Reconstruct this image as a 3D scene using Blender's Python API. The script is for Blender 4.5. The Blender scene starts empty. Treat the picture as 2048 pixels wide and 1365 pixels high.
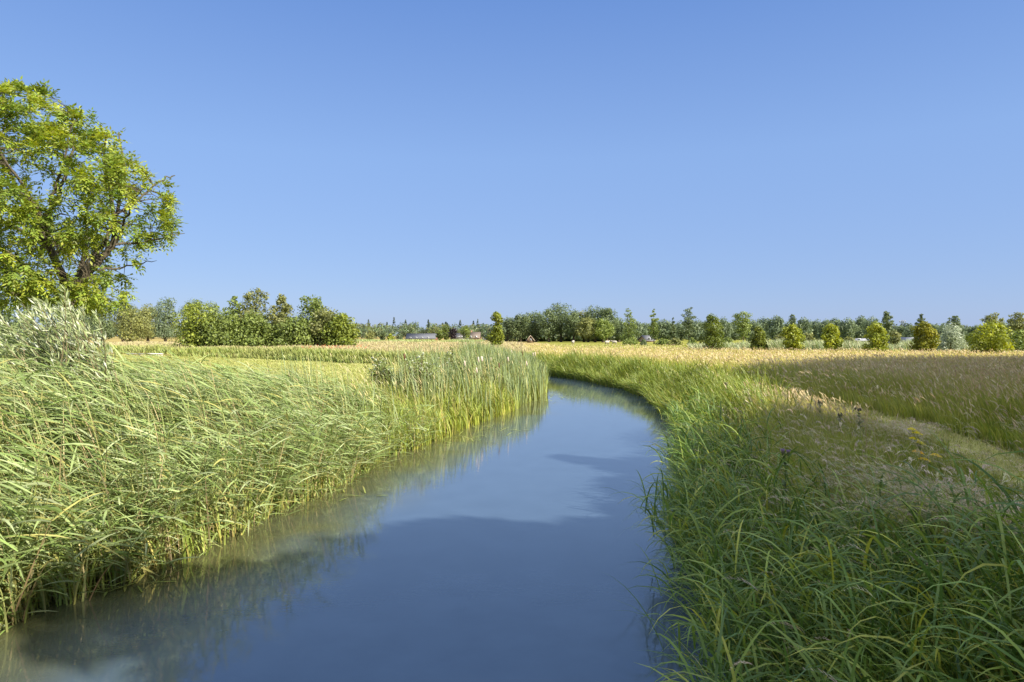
import bpy, math
import numpy as np
from mathutils import Vector

# ------------------------------------------------------------------ camera, sky, sun, exposure
scene = bpy.context.scene
COL = scene.collection
F = 1365.0 / 2048.0            # focal length in picture widths
CAM_Z = 3.0
HOR = 672.0                    # row of the horizon in the 2048 x 1365 photograph

cam_data = bpy.data.cameras.new("camera")
cam_data.sensor_width = 36.0
cam_data.lens = 36.0 * F
cam_data.shift_y = -(682.5 - HOR) / 2048.0
cam_data.clip_start = 0.05
cam_data.clip_end = 12000
cam = bpy.data.objects.new("camera", cam_data)
cam.location = (0, 0, CAM_Z)
cam.rotation_euler = (math.radians(90), 0, 0)
COL.objects.link(cam)
scene.camera = cam

SUN_EL = math.radians(34)
SUN_AZ = math.radians(55)      # to the right of straight behind the camera
to_sun = Vector((math.sin(SUN_AZ) * math.cos(SUN_EL), -math.cos(SUN_AZ) * math.cos(SUN_EL), math.sin(SUN_EL)))

world = bpy.data.worlds.new("World")
scene.world = world
world.use_nodes = True
wn, wl = world.node_tree.nodes, world.node_tree.links
wn.clear()
sky = wn.new("ShaderNodeTexSky")
sky.sky_type = 'NISHITA'
sky.sun_disc = False
sky.sun_elevation = SUN_EL
sky.sun_rotation = math.pi - SUN_AZ
sky.altitude = 0
sky.air_density = 1.0
sky.dust_density = 0.3
sky.ozone_density = 3.0
sk = wn.new("ShaderNodeVectorMath")
sk.operation = 'SCALE'
sk.inputs["Scale"].default_value = 0.068
tcw = wn.new("ShaderNodeTexCoord")
sep = wn.new("ShaderNodeSeparateXYZ")
ramp = wn.new("ShaderNodeValToRGB")                # clear-sky blue by height above the horizon
for pos, c in ((0.0, (0.155, 0.225, 0.40)), (0.08, (0.147, 0.222, 0.41)), (0.25, (0.136, 0.225, 0.43)), (0.45, (0.076, 0.155, 0.375)), (1.0, (0.045, 0.11, 0.33))):
    e = ramp.color_ramp.elements.new(pos)
    e.color = (*c, 1)
ramp.color_ramp.elements.remove(ramp.color_ramp.elements[0])
ramp.color_ramp.elements.remove(ramp.color_ramp.elements[-1])
mixw = wn.new("ShaderNodeMix")
mixw.data_type = 'RGBA'
mixw.inputs["Factor"].default_value = 0.75
bg = wn.new("ShaderNodeBackground")
bg.inputs["Strength"].default_value = 1.0
wo = wn.new("ShaderNodeOutputWorld")
wl.new(sky.outputs[0], sk.inputs[0])
wl.new(tcw.outputs["Generated"], sep.inputs[0])
wl.new(sep.outputs["Z"], ramp.inputs["Fac"])
wl.new(sk.outputs[0], mixw.inputs["A"])
wl.new(ramp.outputs[0], mixw.inputs["B"])
wl.new(mixw.outputs["Result"], bg.inputs[0])
wl.new(bg.outputs[0], wo.inputs[0])

sun_data = bpy.data.lights.new("sun", 'SUN')
sun_data.energy = 5.0
sun_data.angle = math.radians(0.5)
sun_data.color = (1.0, 0.93, 0.80)
sun = bpy.data.objects.new("sun", sun_data)
sun.rotation_euler = to_sun.to_track_quat('Z', 'Y').to_euler()
COL.objects.link(sun)

scene.view_settings.view_transform = 'Standard'
scene.view_settings.look = 'None'
scene.view_settings.gamma = 1.0
scene.view_settings.exposure = 1.05
scene.cycles.max_bounces = 6
scene.cycles.diffuse_bounces = 3
scene.cycles.transmission_bounces = 4
scene.cycles.transparent_max_bounces = 4

# ------------------------------------------------------------------ helpers
R = np.random.default_rng(7)
TAU = 2 * math.pi


def A(*v):
    return np.array(v, float)


def wp(u, v, d):
    """the place at distance d that the photograph shows at pixel u, v"""
    return np.array([(u - 1024) / 1365.0 * d, d, CAM_Z - (v - HOR) / 1365.0 * d])


def tag(o, label=None, cat=None, group=None, kind=None):
    if label:
        o["label"] = label
    if cat:
        o["category"] = cat
    if group:
        o["group"] = group
    if kind:
        o["kind"] = kind
    return o


def empty(name, loc, rz=0.0):
    o = bpy.data.objects.new(name, None)
    o.empty_display_size = 0.3
    o.location = [float(q) for q in loc]
    o.rotation_euler = (0, 0, rz)
    COL.objects.link(o)
    return o


def link_mesh(name, me, parent=None):
    o = bpy.data.objects.new(name, me)
    COL.objects.link(o)
    if parent is not None:
        o.parent = parent
    return o


def mesh_np(name, V, Q, mat, parent=None, C=None, smooth=False):
    """V (n,3) vertices, Q (m,4) quads, C (n,3) colours"""
    V = np.ascontiguousarray(V, np.float32).reshape(-1, 3)
    Q = np.ascontiguousarray(Q, np.int32).reshape(-1, 4)
    me = bpy.data.meshes.new(name)
    me.vertices.add(len(V))
    me.vertices.foreach_set("co", V.ravel())
    me.loops.add(Q.size)
    me.loops.foreach_set("vertex_index", Q.ravel())
    me.polygons.add(len(Q))
    me.polygons.foreach_set("loop_start", np.arange(0, Q.size, 4, dtype=np.int32))
    if C is not None:
        a = me.attributes.new("col", 'FLOAT_COLOR', 'POINT')
        C4 = np.ones((len(V), 4), np.float32)
        C4[:, :3] = np.clip(C, 0, 1)
        a.data.foreach_set("color", C4.ravel())
    if smooth:
        me.polygons.foreach_set("use_smooth", np.ones(len(Q), bool))
    me.materials.append(mat)
    me.update(calc_edges=True)
    return link_mesh(name, me, parent)


class Geo:
    """collects pieces (vertices, quads, colours) for ONE mesh"""
    def __init__(self):
        self.V, self.Q, self.C, self.n = [], [], [], 0

    def add(self, V, Q, C):
        V = np.asarray(V, float).reshape(-1, 3)
        C = np.broadcast_to(np.asarray(C, float).reshape(-1, 3), V.shape) if np.size(C) == 3 else np.asarray(C, float).reshape(-1, 3)
        self.V.append(V)
        self.Q.append(np.asarray(Q, np.int64).reshape(-1, 4) + self.n)
        self.C.append(C)
        self.n += len(V)

    def build(self, name, mat, parent=None, smooth=False, off=None):
        V = np.concatenate(self.V)
        if off is not None:
            V = V - np.asarray(off, float)
        return mesh_np(name, V, np.concatenate(self.Q), mat, parent, np.concatenate(self.C), smooth)


# ---- materials
def leaf_mat(name, trans=0.35, rough=0.55, spec=0.3, gain=1.0):
    m = bpy.data.materials.new(name)
    m.use_nodes = True
    n, l = m.node_tree.nodes, m.node_tree.links
    n.clear()
    at = n.new("ShaderNodeAttribute")
    at.attribute_name = "col"
    p = n.new("ShaderNodeBsdfPrincipled")
    p.inputs["Roughness"].default_value = rough
    p.inputs["Specular IOR Level"].default_value = spec
    t = n.new("ShaderNodeBsdfTranslucent")
    h = n.new("ShaderNodeHueSaturation")
    h.inputs["Hue"].default_value = 0.485
    h.inputs["Saturation"].default_value = 1.12
    h.inputs["Value"].default_value = 1.25
    mx = n.new("ShaderNodeMixShader")
    mx.inputs[0].default_value = trans
    o = n.new("ShaderNodeOutputMaterial")
    l.new(at.outputs["Color"], p.inputs["Base Color"])
    l.new(at.outputs["Color"], h.inputs["Color"])
    l.new(h.outputs[0], t.inputs["Color"])
    l.new(p.outputs[0], mx.inputs[1])
    l.new(t.outputs[0], mx.inputs[2])
    l.new(mx.outputs[0], o.inputs[0])
    return m


def solid_mat(name, noise_scale=4.0, noise_amt=0.35, rough=0.85, spec=0.2, bump=0.3):
    """colour from the mesh's own colours, broken up by noise"""
    m = bpy.data.materials.new(name)
    m.use_nodes = True
    n, l = m.node_tree.nodes, m.node_tree.links
    p = n["Principled BSDF"]
    p.inputs["Roughness"].default_value = rough
    p.inputs["Specular IOR Level"].default_value = spec
    at = n.new("ShaderNodeAttribute")
    at.attribute_name = "col"
    tc = n.new("ShaderNodeTexCoord")
    no = n.new("ShaderNodeTexNoise")
    no.inputs["Scale"].default_value = noise_scale
    no.inputs["Detail"].default_value = 6
    mr = n.new("ShaderNodeMapRange")
    mr.inputs["From Min"].default_value = 0.25
    mr.inputs["From Max"].default_value = 0.75
    mr.inputs["To Min"].default_value = 1 - noise_amt
    mr.inputs["To Max"].default_value = 1 + noise_amt
    vm = n.new("ShaderNodeVectorMath")
    vm.operation = 'SCALE'
    l.new(tc.outputs["Object"], no.inputs["Vector"])
    l.new(no.outputs["Fac"], mr.inputs["Value"])
    l.new(at.outputs["Color"], vm.inputs[0])
    l.new(mr.outputs[0], vm.inputs["Scale"])
    l.new(vm.outputs[0], p.inputs["Base Color"])
    if bump:
        b = n.new("ShaderNodeBump")
        b.inputs["Strength"].default_value = bump
        b.inputs["Distance"].default_value = 0.05
        l.new(no.outputs["Fac"], b.inputs["Height"])
        l.new(b.outputs[0], p.inputs["Normal"])
    return m


M_LEAF = leaf_mat("leaf", 0.35, 0.5, 0.35)
M_REED = leaf_mat("reed_leaf", 0.25, 0.5, 0.3)
M_GRASS = leaf_mat("grass_blade", 0.38, 0.5, 0.25)
M_LUSH = leaf_mat("broad_grass_blade", 0.35, 0.45, 0.35)
M_BARK = solid_mat("bark", 9.0, 0.45, 0.9, 0.1, 0.6)
M_GROUND = solid_mat("ground", 0.9, 0.30, 1.0, 0.0, 0.5)
M_WALL = solid_mat("masonry", 1.5, 0.18, 0.9, 0.1, 0.1)
M_ROOF = solid_mat("roofing", 2.5, 0.20, 0.8, 0.2, 0.2)
M_GLASS = solid_mat("window_glass", 1.0, 0.1, 0.1, 0.6, 0)
M_METAL = solid_mat("galvanised_steel", 2.0, 0.15, 0.5, 0.5, 0)
M_WOOL = solid_mat("wool", 20.0, 0.2, 1.0, 0.0, 0.3)


# ---- ribbons (blades, leaves) and tubes
def ribbons(P, L, th0, th1, phi, W, S=3, power=1.0, roll=None, prof=None, dphi=None):
    """N curved strips. th = angle from straight up, bending from th0 to th1; phi = heading. -> V (N,S+1,2,3), centre line"""
    N = len(L)
    P = np.asarray(P, float)
    pos = np.zeros((N, S + 1, 3))
    pos[:, 0] = P
    V = np.zeros((N, S + 1, 2, 3))
    if prof is None:
        prof = [0.55] + [1.0 - 0.9 * (k / S) ** 2.0 for k in range(1, S + 1)]
    ph = phi.copy() if dphi is None else phi
    for k in range(S + 1):
        t = k / S
        th = th0 + (th1 - th0) * t ** power
        p_ = ph if dphi is None else ph + dphi * t
        d = np.stack([np.sin(th) * np.cos(p_), np.sin(th) * np.sin(p_), np.cos(th)], -1)
        if k > 0:
            tm = (k - 0.5) / S
            thm = th0 + (th1 - th0) * tm ** power
            pm = ph if dphi is None else ph + dphi * tm
            dm = np.stack([np.sin(thm) * np.cos(pm), np.sin(thm) * np.sin(pm), np.cos(thm)], -1)
            pos[:, k] = pos[:, k - 1] + dm * (L / S)[:, None]
        w = np.stack([-np.sin(p_), np.cos(p_), np.zeros(N)], -1)
        if roll is not None:
            nrm = np.cross(d, w)
            w = w * np.cos(roll)[:, None] + nrm * np.sin(roll)[:, None]
        hw = (0.5 * W * prof[k])[:, None]
        V[:, k, 0] = pos[:, k] - w * hw
        V[:, k, 1] = pos[:, k] + w * hw
    return V, pos


def strip_quads(N, S):
    b = np.arange(N)[:, None] * (2 * (S + 1)) + np.arange(S)[None, :] * 2
    return np.stack([b, b + 1, b + 3, b + 2], -1).reshape(-1, 4)


def add_ribbons(G, P, L, th0, th1, phi, W, S, c0, c1, cpow=1.0, **kw):
    V, pos = ribbons(P, L, th0, th1, phi, W, S, **kw)
    N = len(L)
    t = (np.arange(S + 1) / S) ** cpow
    c0 = np.broadcast_to(c0, (N, 3))
    c1 = np.broadcast_to(c1, (N, 3))
    C = c0[:, None, :] * (1 - t)[None, :, None] + c1[:, None, :] * t[None, :, None]
    C = np.repeat(C[:, :, None, :], 2, axis=2)
    G.add(V.reshape(-1, 3), strip_quads(N, S), C.reshape(-1, 3))
    return pos


def tube(G, pts, rad, col, sides=6):
    pts = np.asarray(pts, float)
    rad = np.asarray(rad, float)
    n = len(pts)
    tan = np.gradient(pts, axis=0)
    tan /= np.linalg.norm(tan, axis=1)[:, None] + 1e-9
    ref = A(0, 0, 1) if abs(tan[0][2]) < 0.8 else A(1, 0, 0)
    rings = []
    for k in range(n):
        u = np.cross(tan[k], ref)
        u /= np.linalg.norm(u) + 1e-9
        v = np.cross(tan[k], u)
        a = np.arange(sides) * TAU / sides
        rings.append(pts[k] + rad[k] * (np.cos(a)[:, None] * u + np.sin(a)[:, None] * v))
    V = np.concatenate(rings)
    Q = []
    for k in range(n - 1):
        for s in range(sides):
            s2 = (s + 1) % sides
            Q.append((k * sides + s, k * sides + s2, (k + 1) * sides + s2, (k + 1) * sides + s))
    c = np.asarray(col, float)
    C = np.tile(c, (len(V), 1)) if c.ndim == 1 else np.repeat(c, sides, axis=0)
    G.add(V, Q, C)


def box(G, lo, hi, col, rz=0.0, about=(0, 0)):
    x0, y0, z0 = lo
    x1, y1, z1 = hi
    V = np.array([[x0, y0, z0], [x1, y0, z0], [x1, y1, z0], [x0, y1, z0], [x0, y0, z1], [x1, y0, z1], [x1, y1, z1], [x0, y1, z1]], float)
    if rz:
        c, s = math.cos(rz), math.sin(rz)
        X, Y = V[:, 0] - about[0], V[:, 1] - about[1]
        V[:, 0], V[:, 1] = about[0] + X * c - Y * s, about[1] + X * s + Y * c
    Q = [(0, 3, 2, 1), (4, 5, 6, 7), (0, 1, 5, 4), (1, 2, 6, 5), (2, 3, 7, 6), (3, 0, 4, 7)]
    G.add(V, Q, col)


def bar(G, a, b, w, col):
    tube(G, [a, b], [w, w], col, 4)


def jit(c, n, amt=0.2, hue=0.08):
    """n colours around c: brightness and hue vary from piece to piece"""
    c = np.asarray(c, float)
    b = np.exp(R.normal(0, amt, (n, 1)))
    h = 1 + R.normal(0, hue, (n, 3))
    return np.clip(c * b * h, 0.003, 0.95)


def pick(cols, n, wts=None):
    cols = np.asarray(cols, float)
    return cols[R.choice(len(cols), n, p=wts)]


def smooth(a, b, x):
    t = np.clip((x - a) / (b - a), 0, 1)
    return t * t * (3 - 2 * t)


def vnoise(x, y, s, seed=0):
    """value noise in 0..1"""
    x = np.asarray(x) / s + 1000.3
    y = np.asarray(y) / s + 1000.7
    xi, yi = np.floor(x).astype(np.int64), np.floor(y).astype(np.int64)
    fx, fy = x - xi, y - yi
    fx, fy = fx * fx * (3 - 2 * fx), fy * fy * (3 - 2 * fy)

    def h(a, b):
        n = (a * 374761393 + b * 668265263 + seed * 982451653) & 0x7fffffff
        n = ((n ^ (n >> 13)) * 1274126177) & 0x7fffffff
        return ((n ^ (n >> 16)) & 0xffff) / 65535.0
    return (h(xi, yi) * (1 - fx) + h(xi + 1, yi) * fx) * (1 - fy) + (h(xi, yi + 1) * (1 - fx) + h(xi + 1, yi + 1) * fx) * fy


# ------------------------------------------------------------------ the stream and the lie of the land
LEFT = np.array([(-7.5, -60), (-6.6, -8), (-6.2, 0), (-5.75, 5), (-5.5, 7.34), (-5.35, 7.9), (-4.75, 9.35), (-4.5, 11.4), (-3.6, 15),
                 (-3.0, 18.4), (-1.4, 23.7), (0.6, 32), (1.3, 39.8), (0.8, 46), (-2.5, 52), (-8, 57), (-14, 61.5), (-36, 80), (-95, 122)], float)
RIGHT = np.array([(2.3, -60), (1.7, -8), (1.3, 0), (1.35, 2), (1.6, 4), (2.0, 6), (2.3, 7.1), (3.5, 12.5), (4.5, 15.9), (5.9, 23),
                  (6.9, 34.7), (5.1, 45.5), (2.6, 52.5), (0, 57), (-6, 62), (-13, 66.5), (-36, 85), (-95, 128)], float)


def uneven(L, y0, y1, amp):
    P = [L[0]]
    for a, b in zip(L[:-1], L[1:]):
        n_ = max(1, int(np.hypot(*(b - a)) / 1.6)) if (min(a[1], b[1]) >= y0 and max(a[1], b[1]) <= y1) else 1
        for k in range(1, n_ + 1):
            p_ = a + (b - a) * k / n_
            d_ = (b - a) / np.hypot(*(b - a))
            if y0 < p_[1] < y1:
                p_ = p_ + A(-d_[1], d_[0]) * R.normal(0, amp)
            P.append(p_)
    return np.array(P)


LEFT = uneven(LEFT, 4, 58, 0.16)
RIGHT = uneven(RIGHT, 4, 58, 0.20)
POLY = np.concatenate([LEFT, RIGHT[::-1]])
PATH = np.array([(5.4, -30), (5.9, -4), (6.4, 4), (7.7, 9.5), (8.9, 13.5), (9.5, 17), (9.7, 21), (10.0, 26), (9.9, 32), (9.3, 38), (8.2, 46), (4, 57), (-4, 66), (-30, 90)], float)


def dist_line(x, y, L):
    x, y = np.asarray(x, float), np.asarray(y, float)
    best = np.full(x.shape, 1e9)
    for a, b in zip(L[:-1], L[1:]):
        d = b - a
        t = np.clip(((x - a[0]) * d[0] + (y - a[1]) * d[1]) / (d @ d), 0, 1)
        best = np.minimum(best, np.hypot(x - a[0] - t * d[0], y - a[1] - t * d[1]))
    return best


def in_poly(x, y, P):
    x, y = np.asarray(x, float), np.asarray(y, float)
    c = np.zeros(x.shape, bool)
    j = len(P) - 1
    for i in range(len(P)):
        xi, yi = P[i]
        xj, yj = P[j]
        if yi != yj:
            c ^= ((yi > y) != (yj > y)) & (x < (xj - xi) * (y - yi) / (yj - yi) + xi)
        j = i
    return c


def land(x, y):
    """-> ground height, distance left bank, distance right bank, inside the stream"""
    dl, dr = dist_line(x, y, LEFT), dist_line(x, y, RIGHT)
    ins = in_poly(x, y, POLY)
    zr = 0.8 * smooth(0, 2.0, dr)
    zl = 0.8 * smooth(0.0, 5.0, dl)
    z = np.where(dl < dr, zl, zr)
    z = z + 0.10 * (vnoise(x, y, 3.1, 3) - 0.5) * smooth(0.3, 2.5, np.minimum(dl, dr))
    z = np.where(ins, -0.75 * smooth(-0.05, 1.1, np.minimum(dl, dr)) - 0.02, z)
    return z, dl, dr, ins


def gz(x, y):
    return land(np.atleast_1d(float(x)), np.atleast_1d(float(y)))[0][0]


def FIELD_END(x):
    return np.where(x > 8, 94 - np.clip(x - 27, -8, 200) * 0.86, 1e6)


def lawn_mask(x, y, dl, dr):
    """mown grass on the left bank, and the mown path"""
    return (dl < dr) & (dl > 3.6)


def axis(lo, fine_lo, fine_hi, hi, step, grow=1.22):
    a = list(np.arange(fine_lo, fine_hi + 1e-6, step))
    s, v = step, fine_hi
    while v < hi:
        s *= grow
        v += s
        a.append(v)
    s, v = step, fine_lo
    while v > lo:
        s *= grow
        v -= s
        a.insert(0, v)
    return np.array(a)


GX = axis(-4500, -24, 26, 4500, 0.40)
GY = axis(-400, -2, 72, 7000, 0.40)
X, Y = np.meshgrid(GX, GY)
Z, DL, DR, INS = land(X, Y)
nx, ny = len(GX), len(GY)
idx = np.arange(nx * ny).reshape(ny, nx)
Q = np.stack([idx[:-1, :-1], idx[:-1, 1:], idx[1:, 1:], idx[1:, :-1]], -1).reshape(-1, 4)
LAWN = A(0.30, 0.31, 0.10)
TAN = A(0.36, 0.27, 0.12)
YGREEN = A(0.22, 0.22, 0.05)
SOIL = A(0.065, 0.055, 0.025)
nz = vnoise(X, Y, 9, 1) * 0.6 + vnoise(X, Y, 40, 2) * 0.4
C = TAN[None, None] * (1 - 0.5 * nz[..., None]) + YGREEN[None, None] * (0.5 * nz[..., None])
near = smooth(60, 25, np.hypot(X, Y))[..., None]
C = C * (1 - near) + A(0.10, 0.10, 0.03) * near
C = np.where((Y > FIELD_END(X))[..., None], YGREEN * (0.8 + 0.5 * nz[..., None]), C)
lw = lawn_mask(X, Y, DL, DR)[..., None]
LV = LAWN * (0.85 + 0.3 * vnoise(X, Y, 2.5, 5)[..., None])
C = np.where(lw, LV, C)
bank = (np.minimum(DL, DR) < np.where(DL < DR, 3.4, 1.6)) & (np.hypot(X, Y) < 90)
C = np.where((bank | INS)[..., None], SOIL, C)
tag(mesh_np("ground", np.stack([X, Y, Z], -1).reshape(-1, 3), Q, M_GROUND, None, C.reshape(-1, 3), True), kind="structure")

# mown grass path
PW = 0.8
pl = []
for a, b in zip(PATH[:-1], PATH[1:]):
    n_ = max(2, int(np.hypot(*(b - a)) / 0.7))
    for k in range(n_):
        pl.append(a + (b - a) * k / n_)
pl = np.array(pl)
for _ in range(12):
    pl[1:-1] = (pl[:-2] + pl[1:-1] * 2 + pl[2:]) / 4
tn = np.gradient(pl, axis=0)
tn /= np.linalg.norm(tn, axis=1)[:, None]
nn = np.stack([-tn[:, 1], tn[:, 0]], -1)
offs = np.linspace(-PW, PW, 7)
PV = pl[:, None, :] + nn[:, None, :] * offs[None, :, None]
pz = land(PV[..., 0], PV[..., 1])[0]
keepz = np.maximum(pz, 0.0) + 0.012
i2 = np.arange(len(pl) * 7).reshape(-1, 7)
PQ = np.stack([i2[:-1, :-1], i2[:-1, 1:], i2[1:, 1:], i2[1:, :-1]], -1).reshape(-1, 4)
ok = (pl[:, 1] < 50)
PQ = PQ[np.repeat(ok[:-1], 6)]
PC = A(0.26, 0.26, 0.09) * (0.75 + 0.5 * vnoise(PV[..., 0], PV[..., 1], 1.3, 8)[..., None])
tag(mesh_np("path", np.concatenate([PV, keepz[..., None]], -1).reshape(-1, 3), PQ, M_GROUND, None, PC.reshape(-1, 3), True), kind="structure")


# water
def water_mat():
    m = bpy.data.materials.new("stream_water")
    m.use_nodes = True
    n, l = m.node_tree.nodes, m.node_tree.links
    p = n["Principled BSDF"]
    p.inputs["Roughness"].default_value = 0.012
    p.inputs["IOR"].default_value = 1.75
    tc = n.new("ShaderNodeTexCoord")
    at = n.new("ShaderNodeAttribute")
    at.attribute_name = "col"
    no = n.new("ShaderNodeTexNoise")
    no.inputs["Scale"].default_value = 1.6
    no.inputs["Detail"].default_value = 6
    mr = n.new("ShaderNodeMapRange")
    mr.inputs["From Min"].default_value = 0.3
    mr.inputs["From Max"].default_value = 0.7
    mr.inputs["To Min"].default_value = 0.92
    mr.inputs["To Max"].default_value = 1.08
    vm = n.new("ShaderNodeVectorMath")
    vm.operation = 'SCALE'
    l.new(tc.outputs["Object"], no.inputs["Vector"])
    l.new(no.outputs["Fac"], mr.inputs["Value"])
    l.new(at.outputs["Color"], vm.inputs[0])
    l.new(mr.outputs[0], vm.inputs["Scale"])
    l.new(vm.outputs[0], p.inputs["Base Color"])
    mp = n.new("ShaderNodeMapping")
    mp.inputs["Scale"].default_value = (1.0, 1.7, 1.0)
    mp.inputs["Rotation"].default_value = (0, 0, 0.25)
    w1 = n.new("ShaderNodeTexNoise")
    w1.inputs["Scale"].default_value = 6.5
    w1.inputs["Detail"].default_value = 5
    w1.inputs["Distortion"].default_value = 0.6
    w2 = n.new("ShaderNodeTexNoise")
    w2.inputs["Scale"].default_value = 17.0
    w2.inputs["Detail"].default_value = 2
    ad = n.new("ShaderNodeMath")
    ad.operation = 'MULTIPLY_ADD'
    ad.inputs[1].default_value = 0.35
    b = n.new("ShaderNodeBump")
    b.inputs["Strength"].default_value = 0.11
    b.inputs["Distance"].default_value = 0.008
    l.new(tc.outputs["Object"], mp.inputs["Vector"])
    l.new(mp.outputs[0], w1.inputs["Vector"])
    l.new(mp.outputs[0], w2.inputs["Vector"])
    l.new(w2.outputs["Fac"], ad.inputs[0])
    l.new(w1.outputs["Fac"], ad.inputs[2])
    l.new(ad.outputs[0], b.inputs["Height"])
    l.new(b.outputs[0], p.inputs["Normal"])
    return m


wx = axis(-100, -9, 9, 12, 0.25, 1.3)
wy = axis(-60, 3, 58, 135, 0.25, 1.3)
WX, WY = np.meshgrid(wx, wy)
wdl, wdr = dist_line(WX, WY, LEFT), dist_line(WX, WY, RIGHT)
shallow_reflection = smooth(2.4, 0.5, wdl + 0.9 * (vnoise(WX, WY, 1.3, 11) - 0.5) + 0.5 * (vnoise(WX, WY, 0.5, 12) - 0.5))[..., None]
WC = A(0.054, 0.082, 0.120) * (1 - shallow_reflection) + A(0.078, 0.080, 0.034) * shallow_reflection  # olive of the reed reflection and shallow bed, painted along the left bank
wi = np.arange(WX.size).reshape(WX.shape)
WQ = np.stack([wi[:-1, :-1], wi[:-1, 1:], wi[1:, 1:], wi[1:, :-1]], -1).reshape(-1, 4)
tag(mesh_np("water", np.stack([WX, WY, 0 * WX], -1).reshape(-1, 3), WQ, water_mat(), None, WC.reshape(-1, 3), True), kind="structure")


# ------------------------------------------------------------------ trees
BARK = A(0.11, 0.085, 0.055)


def leaf_quads(G, P, Nn, size, col, aspect=0.55, fold=False):
    """rhombic leaves at P facing Nn"""
    n = len(P)
    Nn = Nn / (np.linalg.norm(Nn, axis=1)[:, None] + 1e-9)
    r = R.normal(size=(n, 3))
    T = np.cross(Nn, r)
    T /= np.linalg.norm(T, axis=1)[:, None] + 1e-9
    B = np.cross(Nn, T)
    s = np.asarray(size)[:, None] * 0.5
    V = np.stack([P - T * s, P + B * s * aspect - T * s * 0.1, P + T * s, P - B * s * aspect - T * s * 0.1], 1)
    Q = np.arange(n * 4).reshape(n, 4)
    G.add(V.reshape(-1, 3), Q, np.repeat(col, 4, axis=0))


PROF = {
    'egg': lambda t: np.clip(1.05 * np.sqrt(np.clip(1 - (np.abs(t - 0.36) / np.where(t < 0.36, 0.46, 0.66)) ** 2, 0, 1)), 0.05, 1),
    'cone': lambda t: np.clip(1.05 * (1 - t) ** 0.8 * smooth(-0.35, 0.15, t) + 0.10, 0.08, 1),
    'round': lambda t: np.clip(np.sqrt(np.clip(1 - (np.abs(t - 0.52) / 0.56) ** 2.4, 0, 1)), 0.1, 1),
    'dome': lambda t: np.clip(np.sqrt(np.clip(1 - (np.abs(t - 0.25) / np.where(t < 0.25, 0.5, 0.78)) ** 2.2, 0, 1)), 0.1, 1),
    'column': lambda t: np.clip(0.75 + 0.25 * np.sin(t * 9), 0.3, 1) * np.clip(1.35 * np.sqrt(np.clip(1.03 - t, 0, 1)), 0, 1) * smooth(-0.2, 0.25, t),
}


def crown_geo(h, r, t0, prof, nblob, nleaf, leaf, colA, colB, blob=0.36, lean=0.0, shell=0.45, flat=1.0, wind=0.0):
    """leaf clumps filling the crown between t0*h and h; origin at the foot of the tree"""
    t = np.sort(R.uniform(0.02, 0.98, nblob))
    rr = PROF[prof](t) * r
    ang = R.uniform(0, TAU, nblob)
    rad = rr * np.sqrt(R.uniform(0.05, 1.0, nblob)) * 0.82
    cz = h * t0 + (h - h * t0) * t
    cen = np.stack([rad * np.cos(ang) + lean * cz, rad * np.sin(ang), cz], -1)
    br = np.clip(rr, 0.25 * r, None) * blob * R.uniform(0.75, 1.35, nblob)
    cen[:, 2] = np.clip(cen[:, 2], br * flat * 0.7, h - br * flat * 0.45)
    # a core that the clumps sit on
    kc = np.linspace(0.08, 0.9, 7)
    core = np.stack([lean * (h * t0 + (h - h * t0) * kc), 0 * kc, h * t0 + (h - h * t0) * kc], -1)
    cen = np.concatenate([cen, core])
    br = np.concatenate([br, np.clip(PROF[prof](kc), 0.1, 1) * r * 0.62])
    nblob = len(br)
    w = br ** 1.6
    which = R.choice(nblob, nleaf, p=w / w.sum())
    d = R.normal(size=(nleaf, 3))
    d /= np.linalg.norm(d, axis=1)[:, None]
    q = R.uniform(shell, 1.08, nleaf) ** 0.7
    P = cen[which] + d * (br[which] * q)[:, None] * A(1, 1, flat)
    P[:, 2] = np.maximum(P[:, 2], 0.05)
    Nn = d + R.normal(0, 0.55, (nleaf, 3)) + A(0.0, 0.0, 0.35)
    bc = R.uniform(0, 1, nblob)
    mixv = np.clip(bc[which] + R.normal(0, 0.25, nleaf), 0, 1)[:, None]
    col = (np.asarray(colA) * (1 - mixv) + np.asarray(colB) * mixv) * np.exp(R.normal(0, 0.18, (nleaf, 1)))
    G = Geo()
    leaf_quads(G, P, Nn, leaf * R.uniform(0.6, 1.4, nleaf), col)
    return G, cen, br


def trunk_geo(h, t0, tr, cen, lean=0.0, limbs=6, top=0.9, bark=BARK, bend=0.03):
    G = Geo()
    k = np.linspace(0, 1, 9)
    zz = k * h * top
    pts = np.stack([lean * zz + bend * h * np.sin(k * 4.0 + R.uniform(0, 6)) * k, bend * h * np.sin(k * 3.1 + R.uniform(0, 6)) * k, zz - 0.15 * (k == 0)], -1)
    rad = tr * (1 - k) ** 0.8 + tr * 0.06
    rad[0] *= 1.35
    cc = np.tile(bark, (9, 1))
    tube(G, pts, rad, cc, 7)
    for c in cen[R.choice(len(cen), min(limbs, len(cen)), replace=False)] if limbs else []:
        zs = np.clip(c[2] - R.uniform(0.15, 0.35) * h, h * max(t0, 0.15) * 0.7, h * top * 0.85)
        i = zs / (h * top)
        p0 = np.array([np.interp(i, k, pts[:, 0]), np.interp(i, k, pts[:, 1]), zs])
        m = (p0 + c) / 2 + A(0, 0, 0.06 * h) * R.uniform(-0.4, 0.8)
        r0 = tr * (1 - i) ** 0.8 * 0.5
        tube(G, [p0, (p0 + m) / 2, m, c], [r0, r0 * 0.8, r0 * 0.55, r0 * 0.2], bark, 5)
    return G


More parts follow.
